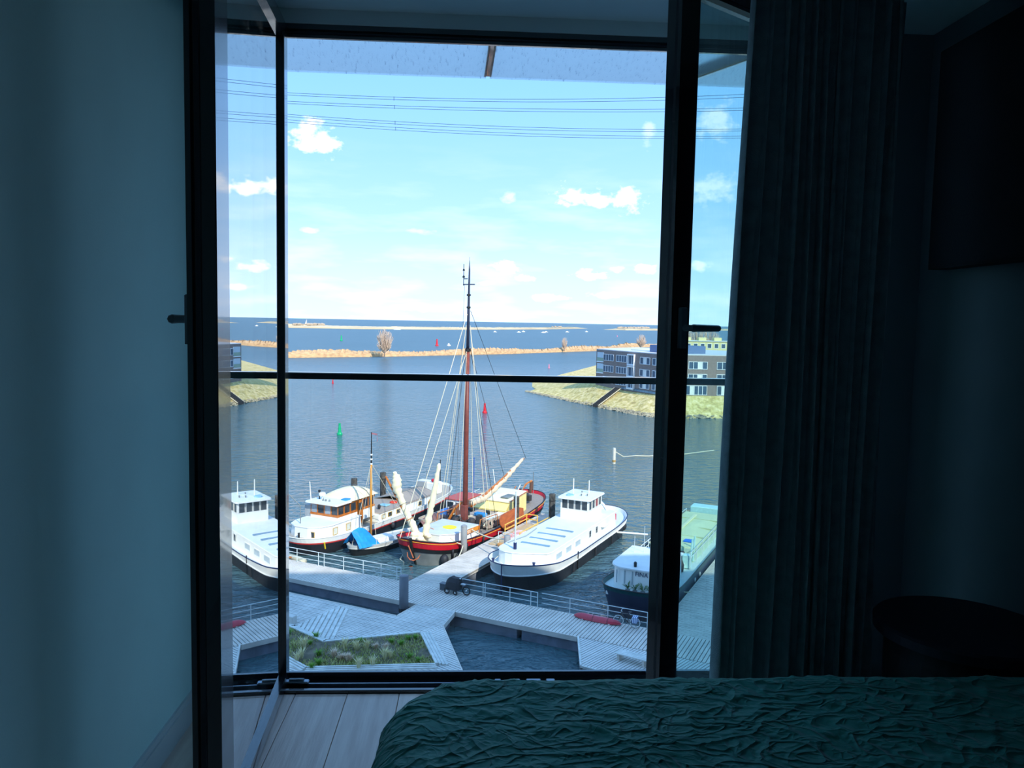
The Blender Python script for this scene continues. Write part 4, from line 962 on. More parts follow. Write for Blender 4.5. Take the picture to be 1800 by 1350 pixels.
    MB().tube([h.pt(.06, 1, .5, .05), h.pt(.06, 1, 1.1, .05)], .07, 6).build('yellow_fender_board', mat('yellow_fender', (228, 196, 40), .6, var=.05), t)
wheelhouse_barge()

def lumpy(path, radii, n=30, amp=.16, seed=1, m=12):
    """a rolled sail: tube along a path with puckered radius"""
    P = [Vector(p) for p in path]; k = len(P)-1; pts = []; rr = []
    for i in range(n+1):
        f = i/n*k; j = min(k-1, int(f)); u = f-j; pts.append(P[j].lerp(P[j+1], u)); r = radii[j]*(1-u)+radii[j+1]*u
        rr.append(r*(1+amp*mnoise.noise(Vector((i*.9, seed*3.1, 0)))+amp*.8*math.sin(i*2.3+seed)))
    b = MB(); b.tube(pts, rr, m)
    b.v = [tuple(Vector(v)+Vector((mnoise.noise(Vector(v)*4), mnoise.noise(Vector(v)*4+Vector((7, 1, 2))), 0))*.09) for v in b.v]
    return b
# ---------------------------------------------------------------- red sailing barge
def sailing_barge():
    s, o = -34.85, 53.2; t = hthing('sailing_barge', 'red and black sailing barge with tall brown mast moored left of the finger jetty', 'sailing ship', s, o, 0, R(-2.0))
    sh = lambda u: 1.35 + .85*max(0, (.38-u)/.38)**1.8 + 1.05*max(0, (u-.6)/.4)**1.9
    h = Hull(21.6, 2.6, .15, 2.6, .15, 2.5, sh, zbot=-.6, rb=.9, rs=1.1, flare=.80)
    b1 = lambda u: sh(u)-.95-.05; b2 = lambda u: sh(u)-.68
    h.band(-.6, b1).build('hull', M_grey, t, True)
    h.band(b1, b2, .06, 2).build('rubbing_strake', M_black, t, True)
    h.wall(b2, sh).build('bulwark', M_red, t)
    h.rail(lambda u: sh(u)+.01, .05).build('capping_rail', M_black, t)
    h.rail(lambda u: sh(u)-.16, .025, .02).build('gold_line', mat('gold_line_paint', (228, 186, 60), .4, var=.05), t)
    h.deck(lambda u: sh(u)-.28).build('deck', mat('sailing_barge_deck', (150, 138, 130), .7, var=.1), t)
    MB().tube([(0, .95, -.5), (0, .3, .9), (0, -.08, 2.35)], [.11, .11, .13], 8).build('stem_post', M_black, t)
    # anchor on the bow
    rust = mat('rusty_anchor_iron', (190, 104, 66), .7, var=.2, vscale=8)
    a = MB(); a.tube([(-.15, -.15, 1.75), (.25, .0, .75)], .05, 6); a.tube([(-.35, .05, .75), (.0, -.12, .60), (.3, -.02, .55), (.65, .05, .75), (.8, .15, 1.05)], [.03, .055, .06, .055, .02], 6); a.tube([(-.35, .05, .75), (-.42, .1, 1.1)], [.05, .02], 6); a.build('anchor', rust, t)
    MB().tube([(-2.45, 2.9, .5), (-1.7, .9, .1), (-.1, .2, -.3)], .05, 5).build('bobstay_rope', M_rope, t)
    # foredeck hatch
    pale = mat('pale_grey_hatch', (206, 208, 214), .6, var=.05, vscale=1.5)
    P = [(-1.75, 7.4), (-1.6, 3.4), (-.9, 2.6), (1.0, 2.6), (1.85, 3.6), (2.0, 7.4)]
    MB().prism(P, 1.2, 2.08, .03).build('foredeck_cabin', M_bw, t)
    MB().prism([(x*1.03, y) for x, y in P], 2.08, 2.15, .03, crown=.10).build('foredeck_roof', pale, t)
    MB().lathe((.55, 4.9, 2.22), [(.62, 0), (.62, .03), (.1, .05)], 24).build('yellow_disc', mat('yellow_disc_paint', (248, 226, 20), .5, var=.06), t)
    MB().tube([(-.9, 3.9, 2.24), (-.2, 3.6, 2.24)], .05, 5).build('deck_spar', mat('tan_spar', (206, 164, 140), .6, var=.1), t)
    nb = MB().box(2.10, 2.14, 4.6, 7.3, 1.75, 2.1); nb.build('name_board', mat('orange_name_board', (226, 140, 40), .5, var=.08), t)
    # mast
    brown = mat('red_brown_mast', (136, 66, 52), .5, c2=(116, 54, 44), vscale=2); dk = mat('blue_black_topmast', (44, 52, 74), .5, var=.1)
    mx, my = -.10, 8.5
    MB().cbox(mx-.28, mx+.28, my-.35, my+.1, 1.2, 3.4, .04).build('mast_tabernacle', brown, t)
    MB().tube([(mx, my, 2.0), (mx, my, 10.), (mx+.03, my, 17.4)], [.24, .215, .18], 12).build('mast', brown, t, True)
    MB().tube([(mx+.03, my, 17.35), (mx+.05, my, 21.0), (mx+.08, my, 24.4), (mx+.09, my, 25.2)], [.15, .12, .07, .02], 8).build('topmast', dk, t, True)
    MB().lathe((mx+.03, my, 17.2), [(.25, 0), (.25, .25)], 10).build('mast_band', M_black, t)
    for z in (21.0, 22.1): MB().lathe((mx+.05, my, z), [(.18, 0), (.18, .16)], 10).build('mast_band', M_black, t)
    MB().tube([(mx-.55, my, 23.1), (mx+.65, my, 23.1)], .05, 5).build('crosstree', dk, t)
    v = MB(); v.tube([(mx-.5, my, 23.0), (mx-.5, my, 24.9)], .035, 5); v.lathe((mx-.5, my, 23.7), [(.12, 0), (.12, .1), (.04, .2)], 8); v.lathe((mx-.5, my, 24.3), [(.1, 0), (.1, .1), (.03, .2)], 8); v.tube([(mx-.5, my, 23.6), (mx-.1, my, 23.6)], .04, 5); v.build('masthead_lights', M_black, t)
    MB().tube([(mx+.09, my, 25.2), (mx+.09, my, 25.5)], .015, 4).build('wind_vane', dk, t)
    # rigging, each wire its own
    wires = [(0, 8.2, 20.5, -.15, -1.3, 2.6, M_rope, .035), (0, 8.2, 17.2, -.05, -.4, 2.5, M_rope, .03), (-.2, 8.4, 19.5, -2.55, 7.9, 1.6, M_rope, .03), (-.2, 8.4, 19.5, -2.58, 8.5, 1.6, M_rope, .03), (-.2, 8.4, 17.5, -2.58, 9.2, 1.6, M_black, .025),
             (.2, 8.4, 19.5, 2.55, 7.9, 1.6, M_rope, .03), (.2, 8.4, 19.5, 2.58, 8.7, 1.6, M_rope, .025), (.2, 8.5, 17.5, 2.58, 9.6, 1.6, M_black, .025), (.1, 8.6, 20.8, 1.0, 18.2, 6.3, M_black, .025), (.1, 8.6, 17.5, .6, 14.6, 4.8, M_black, .022),
             (0, 8.2, 17.0, -.35, 7.9, 3.0, M_rope, .028), (.12, 8.6, 17.0, .45, 9.0, 2.8, M_rope, .028), (-.5, 8.5, 23.1, -1.2, 8.6, 2.2, M_grey, .018)]
    for (x0, y0, z0, x1, y1, z1, m, r) in wires: MB().tube([(x0, y0, z0), (x1, y1, z1)], r, 4).build('rigging_wire', m, t)
    # steeved bowsprit wrapped in its jib, and a second rolled sail
    cream = mat('cream_sailcloth', (240, 228, 192), .85, var=.06, vscale=3, bump=.6, bscale=6)
    MB().tube([(-.3, 1.6, 1.7), (-2.95, .5, 7.0)], [.13, .09], 8).build('bowsprit', M_varn, t)
    bs = [(-.2, 1.6, 1.6), (-.65, 1.4, 2.7), (-1.2, 1.2, 3.8), (-1.75, 1.0, 5.1), (-2.1, .9, 6.0), (-2.15, .9, 6.9), (-2.3, .8, 7.4)]
    o1 = lumpy(bs, [.32, .30, .27, .25, .40, .36, .10], 34, .2, 2).build('furled_jib', cream, t, True)
    for k in range(5): u = .12+.17*k; f = u*6; j = int(f); p_ = Vector(bs[j]).lerp(Vector(bs[j+1]), f-j); MB().ring(p_, Vector(bs[j+1])-Vector(bs[j]), .30, .035, 14, 5).build('sail_tie', M_varn if k % 2 else M_rope, o1)
    b2_ = [(-.1, 2.0, 1.6), (.10, 2.2, 3.0), (.35, 2.4, 4.6), (.60, 2.6, 6.4), (.80, 2.8, 8.1)]
    lumpy(b2_, [.32, .27, .24, .21, .12], 30, .15, 5).build('rolled_staysail', cream, t, True)
    bun = MB()
    rnd = random.Random(4)
    for i in range(9): bun.ball((rnd.uniform(-.55, .55), rnd.uniform(.6, 2.0), 2.0+rnd.uniform(-.1, .35)), rnd.uniform(.22, .38), 8, (1.1, 1, .7))
    bun.build('sail_bundle', cream, t, True)
    MB().tube([(.9, 1.4, 2.25), (1.6, 2.2, 2.1), (2.1, 3.2, 1.9)], .12, 7).build('yellow_hose', mat('yellow_hose_rubber', (240, 214, 60), .6, var=.05), t)
    # boom with stowed mainsail
    MB().tube([(.1, 9.2, 3.1), (.35, 14.0, 4.6), (.55, 18.6, 6.2)], [.13, .14, .10], 8).build('boom', M_varn, t)
    lumpy([(.05, 9.3, 3.35), (.15, 11.5, 3.5), (.42, 15.0, 4.75), (.58, 18.4, 6.25)], [.20, .34, .25, .12], 34, .22, 8).build('stowed_mainsail', mat('tan_sailcloth', (222, 198, 168), .85, var=.08, vscale=3, bump=.6, bscale=6), t, True)
    # hold cover and clutter around the mast
    MB().prism([(-1.7, 9.6), (1.75, 9.6), (1.75, 13.3), (-1.7, 13.3)], 1.2, 1.95, .02, crown=.12).build('hold_cover', mat('taupe_hold_cover', (178, 160, 146), .8, var=.08), t)
    MB().box(1.0, 1.72, 9.7, 13.2, 1.97, 2.03).build('white_side_cover', M_bw, t)
    dk2 = mat('dark_deck_gear', (56, 50, 50), .7, var=.3, vscale=5)
    for (x, y, z, r) in ((.7, 8.3, 2.1, .38), (-.9, 8.2, 2.0, .4), (1.1, 9.0, 1.9, .3), (-1.4, 9.0, 1.9, .32)):
        MB().lathe((x, y, z-.5), [(r*.8, 0), (r, .15), (r, .5), (r*.6, .7)], 10).build('winch', dk2, t)
    MB().tube([(-1.9, 8.4, 1.6), (-1.2, 8.5, 2.9), (-.5, 8.7, 3.6)], .12, 6).build('orange_derrick', M_varn, t)
    MB().cbox(-.2, .9, 10.2, 10.8, 2.05, 2.3, .04).build('blue_tarp_bundle', mat('bright_blue_cover', (46, 138, 206)), t)
    MB().lathe((.6, 11.4, 2.05), [(.25, 0), (.25, .3)], 12).build('deck_vent', M_black, t)
    rnd2 = random.Random(17)
    for i in range(7):
        x, y = rnd2.uniform(-2.0, 2.0), rnd2.uniform(7.5, 9.4); MB().ring((x, y, 1.55+rnd2.uniform(0, .7)), (rnd2.uniform(-.5, .5), rnd2.uniform(-.5, .5), 1), rnd2.uniform(.16, .28), .06, 14, 5).build('line_coil', (M_rope, M_black, dk2)[i % 3], t)
    for x in (-2.2, 2.25):
        MB().tube([(x, 7.0, 1.5), (x, 7.2, 2.6), (x, 10.2, 2.5), (x, 10.4, 1.4)], .045, 6).build('shroud_rail', M_varn, t)
        for i in range(4): MB().lathe((x, 7.6+i*.7, 1.75), [(.05, 0), (.09, .1), (.09, .2), (.05, .3)], 8).build('deadeye', M_black, t)
    for (x, y, w_, h_) in ((-.9, 10.0, .5, .5), (1.3, 8.6, .4, .7), (-1.5, 11.8, .6, .4)): MB().cbox(x-w_/2, x+w_/2, y-.3, y+.3, 1.9, 1.9+h_, .04).build('deck_box', dk2, t)
    for i in range(3): MB().tube([(-.6+i*.5, 17.9, 2.2), (-.9+i*.5, 19.8, 3.0+i*.2)], .05, 6).build('stowed_oar', (M_varn, M_bw, M_grey)[i], t)
    # leeboards
    orange = mat('orange_leeboard_wood', (196, 104, 52), .55, c2=(166, 82, 44), vscale=1.5, stretch=(1, 1, 3)); brn = mat('brown_leeboard_wood', (128, 92, 84), .7, c2=(108, 76, 70), vscale=1.5)
    for sd, m in ((1, orange), (-1, brn)):
        prof = [(9.7, 2.15), (10.1, 2.5), (13.0, 2.65), (14.3, 2.3), (14.5, 1.5), (13.7, .9), (12.0, .7), (10.6, 1.05), (9.9, 1.6)]
        x = sd*2.72; vs = [(x, y, z) for y, z in prof]+[(x+sd*.10, y, z) for y, z in prof]; n = len(prof)
        MB().add(vs, [tuple(range(n-1, -1, -1)), tuple(range(n, 2*n))]+[(i, (i+1) % n, n+(i+1) % n, n+i) for i in range(n)]).build('leeboard', m, t)
    # yellow aft cabin
    yl = mat('pale_yellow_cabin', (246, 226, 148), .5, var=.04, vscale=1.5)
    P = [(-1.75, 13.4), (1.75, 13.4), (1.55, 17.4), (-1.55, 17.4)]
    zf = lambda x, y: 2.95+.07*(y-15)
    MB().prism(P, 1.3, zf, .0).build('aft_cabin', yl, t)
    MB().add([(-1.75, 12.7, 2.15), (1.75, 12.7, 2.15), (1.8, 13.6, 2.95), (-1.8, 13.6, 2.95)], [(0, 1, 2, 3)]).add([(-1.75, 12.7, 2.05), (1.75, 12.7, 2.05), (1.8, 13.6, 2.85), (-1.8, 13.6, 2.85)], [(3, 2, 1, 0)]).build('sloping_windscreen_board', yl, t)
    rf = MB().prism([(-1.85, 13.3), (1.85, 13.3), (1.65, 17.5), (-1.65, 17.5)], zf, lambda x, y: zf(x, y)+.09, .0, crown=.12).build('aft_cabin_roof', mat('cream_cabin_roof', (240, 236, 206), .6, var=.04), t)
    MB().box(.5, 1.3, 14.0, 15.5, 3.05, 3.16).build('roof_hatch', M_grey, t)
    MB().tube([(1.83, 13.3, 2.92), (1.63, 17.5, 3.2)], .06, 6).build('roof_trim', M_varn, t)
    for y in (14.6, 15.9): MB().lathe((0, 0, 0), [(.16, 0), (.16, .05)], 12).build('porthole', rust, t); p = t.children[-1]; p.location = (1.70-.05*(y-13.4), y, 2.4); p.rotation_euler = (0, R(90), 0); p.scale = (1.7, 1, 1)
    # stern gear
    MB().tube([(-.3, 19.0, 2.2), (.1, 20.2, 3.3), (.3, 21.0, 3.5)], .10, 6).build('tiller', M_varn, t)
    MB().cbox(-.12, .12, 21.3, 21.9, .0, 3.3, .03).build('rudder', mat('brown_rudder', (110, 76, 60), .6, var=.1), t)
    for (x, y) in ((-.9, 18.6), (1.0, 18.9), (.3, 19.6)): MB().cbox(x-.3, x+.3, y-.25, y+.25, 1.9, 2.5, .05).build('deck_locker', dk2, t)
    MB().tube([(.9, 20.2, 2.3), (.9, 20.2, 4.6)], .035, 5).build('flag_staff', M_grey, t)
    MB().tube([(-.5, 15.0, 3.0), (-1.5, 16.0, 5.3)], .03, 5).build('boat_hook', M_bw, t)
    for u in (.10, .2, .33): MB().tube([h.pt(u, 1, .35, .14), h.pt(u, 1, 1.2, .14)], .10, 7).build('fender', M_fend, t, True)
    MB().ball(h.pt(.055, 1, .55, .25), .36, 12, (1, 1, 1.2)).build('fender', M_fend, t, True)
    return t
barge = sailing_barge()

# ---------------------------------------------------------------- small yacht under a blue tarpaulin
def small_yacht():
    s, o = -40.9, 52.9; t = hthing('small_yacht', 'small grey sailing yacht under a bright blue tarpaulin between the barges', 'sailing boat', s, o, 0, R(-14))
    sh = lambda u: .72+.16*(2*u-1)**2+.12*max(0, u-.5)
    h = Hull(7.6, 1.22, .34, 1.8, .5, 1.7, sh, zbot=-.35, rb=.5, rs=.8, flare=.78)
    h.band(-.35, lambda u: sh(u)-.22).build('hull', M_black, t, True)
    h.band(lambda u: sh(u)-.24, lambda u: sh(u)-.14, .03, 2).build('white_strake', M_bw, t, True)
    h.wall(lambda u: sh(u)-.16, lambda u: sh(u)+.10, .05).build('gunwale', mat('light_grey_gunwale', (196, 198, 196), .5, var=.04), t)
    h.deck(lambda u: sh(u)-.02).build('deck', mat('grey_yacht_deck', (180, 182, 178), .6, var=.05), t)
    MB().cbox(-.6, .6, 2.8, 4.6, .7, 1.05, .08).build('coachroof', M_bw, t)
    bl = mat('bright_blue_tarpaulin', (26, 142, 224), .5, var=.14, vscale=3, bump=.6, bscale=5)
    rows = []
    rnd = random.Random(9)
    for i in range(10):
        u = i/9; y = .35+u*2.2; rg = .95+1.0*math.sin(math.pi*min(1, .25+u*.75))**.8
        rows.append([(x*1.18*(1-.12*abs(u-.5)), y+rnd.uniform(-.03, .03), .80+(rg-.5)*(1-abs(x))**.9+rnd.uniform(-.03, .03)) for x in (-1, -.75, -.5, -.25, 0, .25, .5, .75, 1)])
    MB().grid(rows).build('tarpaulin', bl, t)
    om = mat('orange_pine_mast', (224, 148, 52), .4, var=.06); my = 2.45
    MB().tube([(0, my, .9), (0, my, 7.5)], [.105, .08], 8).build('mast', om, t, True)
    MB().tube([(0, my, 7.5), (0, my, 10.3)], [.07, .035], 6).build('topmast', M_black, t)
    for z in (7.5, 7.9, 8.3): MB().lathe((0, my, z), [(.11, 0), (.11, .12)], 8).build('mast_band', M_bw, t)
    fl = MB().add([(0, my, 10.25), (.75, my, 10.25), (.72, my+.02, 10.1), (0, my+.02, 10.1), (.82, my, 9.55), (.70, my+.02, 9.6)], [(0, 1, 2, 3), (1, 4, 5, 2)]); fl.build('pennant', mat('red_white_pennant', (236, 150, 150), .8, var=.1), t)
    for (x, y, z) in ((-1.1, my-.3, .8), (1.1, my-.3, .8), (-1.1, my+.5, .8), (0, .4, .8), (0, 7.2, .8)): MB().tube([(0, my, 7.6), (x, y, z)], .02, 4).build('stay', M_rope, t)
    MB().ball((-.9, .8, .75), .22, 8).build('fender', M_fend, t, True); MB().ball((-1.15, 1.6, .55), .2, 8).build('fender', M_bw, t, True)
    MB().ring((.2, 6.0, .9), (0, 0, 1), .25, .06, 14, 5).build('rope_coil', mat('orange_line', (220, 120, 50), .8, var=.1), t)
small_yacht()

# ---------------------------------------------------------------- cutter half hidden behind the sails
def hidden_cutter():
    s, o = -38.8, 61.0; t = hthing('harbour_cutter', 'brown and white cutter half hidden behind the furled cream sails', 'boat', s, o)
    sh = lambda u: 1.15+.5*(2*u-1)**2
    h = Hull(13.5, 1.45, .3, 2.0, .2, 2.4, sh, rb=.7, rs=.5, flare=.8)
    h.band(-.5, lambda u: sh(u)-.35).build('hull', M_bb, t, True); h.wall(lambda u: sh(u)-.36, sh).build('bulwark', mat('beige_bulwark', (196, 180, 160), .6, var=.06), t)
    h.deck(lambda u: sh(u)-.2).build('deck', mat('grey_barge_deck', (168, 160, 150)), t)
    brn = mat('brown_leeboard_wood', (128, 92, 84))
    rows = []
    for i in range(10):
        u = i/9; y = -.2+u*4.2; rows.append([(x*1.5*(.35+.65*min(1, u*1.8)), y, .55+1.35*(1-abs(x)**1.5)*(.55+.45*math.sin(math.pi*min(1, u+.1)))) for x in (-1, -.7, -.35, 0, .35, .7, 1)])
    MB().grid(rows).build('brown_tarpaulin', mat('brown_purple_tarpaulin', (126, 92, 88), .8, var=.12, vscale=2, bump=.4, bscale=4), t, True)
    MB().cbox(-1.05, 1.05, 6.0, 9.2, .9, 2.3, .06).build('cabin', M_bw, t)
    MB().cbox(-1.15, 1.15, 5.85, 9.35, 2.3, 2.4, .03).build('cabin_roof', mat('red_edge_roof', (190, 84, 72), .6, var=.08), t)
    for y in (6.8, 8.2): win(t, (1.05, y, 1.8), 1.0, .6, 'x+', M_bw, M_win)
    for x in (-.5, .5): win(t, (x, 6.0, 1.8), .8, .6, 'y-', M_bw, M_win)
    MB().cbox(-.9, .9, 4.6, 5.7, 1.0, 1.5, .06).build('blue_locker', mat('blue_locker_paint', (70, 122, 190), .5, var=.08), t)
    MB().tube([(-.7, 2.4, 1.0), (-.7, 2.4, 2.7), (-.4, 2.1, 3.0), (-.2, 1.9, 2.7)], .13, 8).build('orange_crane', mat('orange_crane_paint', (240, 170, 56), .5, var=.06), t)
    MB().tube([(0, 9.8, 1.5), (0, 9.8, 6.0)], .05, 6).build('pole', mat('blue_pole_paint', (60, 90, 170), .5, var=.05), t)
    for x in (-1.0, 1.0):
        MB().tube([(x, 9.6, 1.9), (x, 13.0, 2.0)], .03, 5).build('stern_rail', M_white, t)
        for y in (10.5, 12.0): MB().tube([(x, y, 1.2), (x, y, 1.95)], .025, 5).build('stanchion', M_white, t)
hidden_cutter()

# ---------------------------------------------------------------- dark barge at the right
def dark_barge():
    s, o = -15.55, 50.0; t = hthing('dark_barge', 'dark navy hulled barge with green gunwale moored at the right', 'barge', s, o)
    sh = lambda u: 1.75 + .45*max(0, (.2-u)/.2)**1.4 + .4*max(0, (u-.8)/.2)**1.5
    h = Hull(26.5, 2.65, .13, 2.5, .14, 2.3, sh, zbot=-.6, rb=1.2, rs=1.0, flare=.86)
    nv = mat('navy_grey_hull', (52, 58, 80), .5, var=.12, vscale=1.3); gr = mat('dark_green_gunwale', (22, 76, 76), .45, var=.1)
    h.band(-.6, lambda u: sh(u)-.30).build('hull', nv, t, True)
    h.wall(lambda u: sh(u)-.32, sh).build('bulwark', gr, t)
    h.rail(lambda u: sh(u)+.01, .045).build('capping_rail', M_black, t)
    h.deck(lambda u: sh(u)-.30).build('deck', mat('pale_green_deck', (196, 212, 212), .6, var=.05), t)
    MB().prism(rounded(-1.85, 1.85, 1.4, 6.8, 1.2, 8, (1, 1, 0, 0)), 1.4, 3.25, .02).build('aft_cabin', M_bw, t)
    MB().prism(rounded(-1.95, 1.95, 1.25, 6.9, 1.25, 8, (1, 1, 0, 0)), 3.25, 3.34, .01, crown=.12).build('aft_cabin_roof', M_bw2, t)
    for x in (-1.3, -.75, -.2): MB().box(x-.03, x+.03, 1.36, 1.44, 2.2, 3.1).build('cabin_seam', mat('pale_grey_seam', (168, 180, 184), .6, var=.05), t)
    MB().lathe((-.1, 1.7, 3.36), [(.10, 0), (.12, .3), (.06, .38)], 10).build('roof_vent', M_black, t)
    for (x, y, z) in ((-1.2, 5.0, 4.6), (-.6, 5.4, 5.3)): MB().tube([(x, y, 3.3), (x, y, z)], .02, 5).build('antenna', M_white, t)
    MB().lathe((.2, 6.2, 3.36), [(.2, 0), (.13, .1), (.11, 1.0)], 10).build('stove_pipe', M_black, t)
    MB().cbox(.5, 1.3, 7.2, 7.9, 1.6, 3.6, .04).build('orange_locker', mat('orange_red_locker', (206, 82, 46), .6, var=.08), t)
    MB().cbox(-1.5, 1.5, 7.2, 9.6, 1.5, 1.9, .05).build('hatch', M_bw2, t)
    pt = MB().box(-1.35, -1.09, -.02, .02, 0, .24); pl = pt.build('hawse_plate', M_bw, t); pl.location = tuple(h.pt(.022, -1, 1.45, .03) - Vector((-1.22, 0, 0))); 
    # deck gear and rails amidships
    gl = mat('pale_teal_gear', (186, 222, 220), .5, var=.08); dk2 = mat('dark_deck_gear', (56, 50, 50))
    for (x, y) in ((.9, 8.6), (1.6, 9.4), (.4, 9.8)): MB().cbox(x-.3, x+.3, y-.3, y+.3, 1.5, 2.5, .04).build('deck_machine', gl, t); 
    for (x, y) in ((1.4, 8.2), (.2, 8.9), (1.0, 10.4)): MB().lathe((x, y, 1.5), [(.25, 0), (.3, .5), (.15, .9)], 10).build('winch', dk2, t)
    for x in (-1.9, 1.95):
        for z in (2.35, 2.75): MB().tube([(x, 9.0, z), (x, 23.5, z)], .03, 5).build('guard_wire', M_white, t)
        for i in range(8): MB().tube([(x, 9.0+i*2.05, 1.5), (x, 9.0+i*2.05, 2.78)], .035, 5).build('stanchion', M_white, t)
    for y in (10.2, 11.0): MB().tube([(1.7, y, 1.6), (1.75, y+.2, 3.5)], .07, 6).build('davit', gl, t)
    # long pale green hold cover
    pg = mat('pale_green_hold_cover', (206, 212, 168), .7, var=.06, vscale=.7)
    MB().box(-1.75, 1.75, 11.0, 22.8, 1.4, 2.5).build('hold_coaming', mat('pale_green_coaming', (196, 214, 190), .6, var=.05), t)
    MB().prism([(-1.85, 11.0), (1.85, 11.0), (1.85, 23.0), (-1.85, 23.0)], 2.5, 2.6, .01, crown=.22).build('hold_cover', pg, t)
    for y in (14.0, 17.0, 20.0): MB().box(-1.8, 1.8, y-.04, y+.04, 2.66, 2.74).build('cover_batten', mat('pale_batten', (186, 192, 150), .7, var=.05), t)
    MB().cbox(.6, 1.3, 12.2, 12.9, 2.66, 2.76, .02).build('blue_box', mat('bright_blue_box', (40, 110, 214), .5, var=.05), t)
    MB().box(-.6, -.35, 12.5, 21.0, 2.8, 2.88).build('roof_walkboard', mat('cream_walkboard', (226, 222, 180), .7, var=.05), t)
    MB().cbox(-1.6, 1.6, 23.6, 25.0, 1.6, 3.0, .06).build('fore_cabin', gl, t)
    for u in (.30, .36):
        p = MB().lathe((0, 0, 0), [(.17, 0), (.17, .04)], 14).build('porthole', M_bw, t); q = h.pt(u, 1, 1.05, .02); p.location = q; p.rotation_euler = (0, R(90), 0)
    # potted plants at the stern
    gn = mat('pot_plant_leaves', (86, 110, 70), .8, var=.2)
    for i, x in enumerate((-.35, .15, .7, 1.2)):
        MB().lathe((x, .95, 1.75), [(.13, 0), (.17, .25)], 10).build('plant_pot', M_grey, t)
        lf = MB(); r_ = random.Random(i)
        for k in range(16):
            a = r_.uniform(0, 6.28); l = r_.uniform(.25, .5); zz = r_.uniform(.15, .5); b_ = Vector((x, .95, 2.0)); e_ = b_+Vector((l*math.cos(a), l*math.sin(a), zz)); w_ = Vector((-math.sin(a), math.cos(a), 0))*.05; m_ = b_.lerp(e_, .6)+Vector((0, 0, .08)); lf.add([b_, m_-w_, e_, m_+w_], [(0, 1, 2, 3)])
        lf.build('plant_leaves', gn, t)
    # painted name on the cabin front
    return t
db = dark_barge()

def lettering(text, size, m, parent, loc, rot, name='lettering'):
    cu = bpy.data.curves.new(name, 'FONT'); cu.body = text; cu.size = size; cu.extrude = .004; cu.align_x = 'CENTER'; cu.resolution_u = 3
    tmp = bpy.data.objects.new(name, cu); COL.objects.link(tmp); dg = bpy.context.evaluated_depsgraph_get()
    me = bpy.data.meshes.new_from_object(tmp.evaluated_get(dg)); bpy.data.objects.remove(tmp)
    me.materials.clear(); me.materials.append(m); o = bpy.data.objects.new(name, me); COL.objects.link(o); o.parent = parent; o.location = loc; o.rotation_euler = rot
    return o
lettering('TIDE M', .36, M_bw, [c for c in barge.children if c.name.startswith('name_board')][0], (2.145, 5.6, 1.80), (R(90), 0, R(90)))
lettering('FINA', .42, M_navy, db, (.45, 1.375, 2.85), (R(90), 0, 0))

def dinghy():
    s, o = -43.7, 48.9; t = hthing('dinghy', 'beige inflatable dinghy lying behind the jetty rail at the left', 'dinghy', s, o, 0, R(80))
    m = mat('beige_inflatable', (206, 194, 164), .7, var=.08)
    MB().tube([(-.55, 1.5, .35), (-.55, -.6, .32), (-.4, -1.3, .36), (0, -1.6, .42), (.4, -1.3, .36), (.55, -.6, .32), (.55, 1.5, .35)], .27, 10).build('tube', m, t, True)
    MB().box(-.5, .5, -1.2, 1.4, .12, .2).build('floor', M_grey, t); MB().box(-.5, .5, 1.35, 1.42, .1, .6).build('transom', M_grey, t)
    MB().cbox(-.5, .5, .1, .35, .45, .5, .01).build('thwart', M_varn, t)
    MB().cbox(-.14, .14, 1.42, 1.75, .2, 1.0, .05).build('outboard', M_black, t)
dinghy()

rope('mooring_rope', 'yellow-white mooring rope from the red barge bow to the jetty pile', [H(-32.6, 55.6, 2.1), H(-31.75, 56.3, 1.5), H(-31.2, 54.6, 1.02)], .045, .12)
rope('mooring_rope', 'pale mooring rope from the white houseboat bow to the finger jetty pile', [H(-26.9, 52.6, 2.0), H(-28.05, 56.8, 1.9)], .035, .15)
rope('mooring_rope', 'pale mooring rope from the red barge to the pile by the gangway', [H(-32.4, 59.0, 2.0), H(-28.1, 57.0, 2.3)], .06, .25)
rope('mooring_rope', 'pale rope from the dark barge to the jetty on the right', [H(-13.3, 54.5, 1.3), H(-12.6, 55.4, 1.05)], .035, .1)
rope('mooring_rope', 'pale rope linking the small yacht to the red barge bow', [H(-38.6, 57.2, .95), H(-36.5, 55.8, 1.4)], .035, .15)
b = MB().tube([(0, 0, 0), (2.6, 1.0, 0)], .09, 8).build('boom_fender', M_bw); b.location = H(-22.6, 68.6, .9); b.rotation_euler = (0, 0, HROT-R(8)); tag(b, 'white spar laid from the houseboat side across the gap to the dark barge', 'spar')
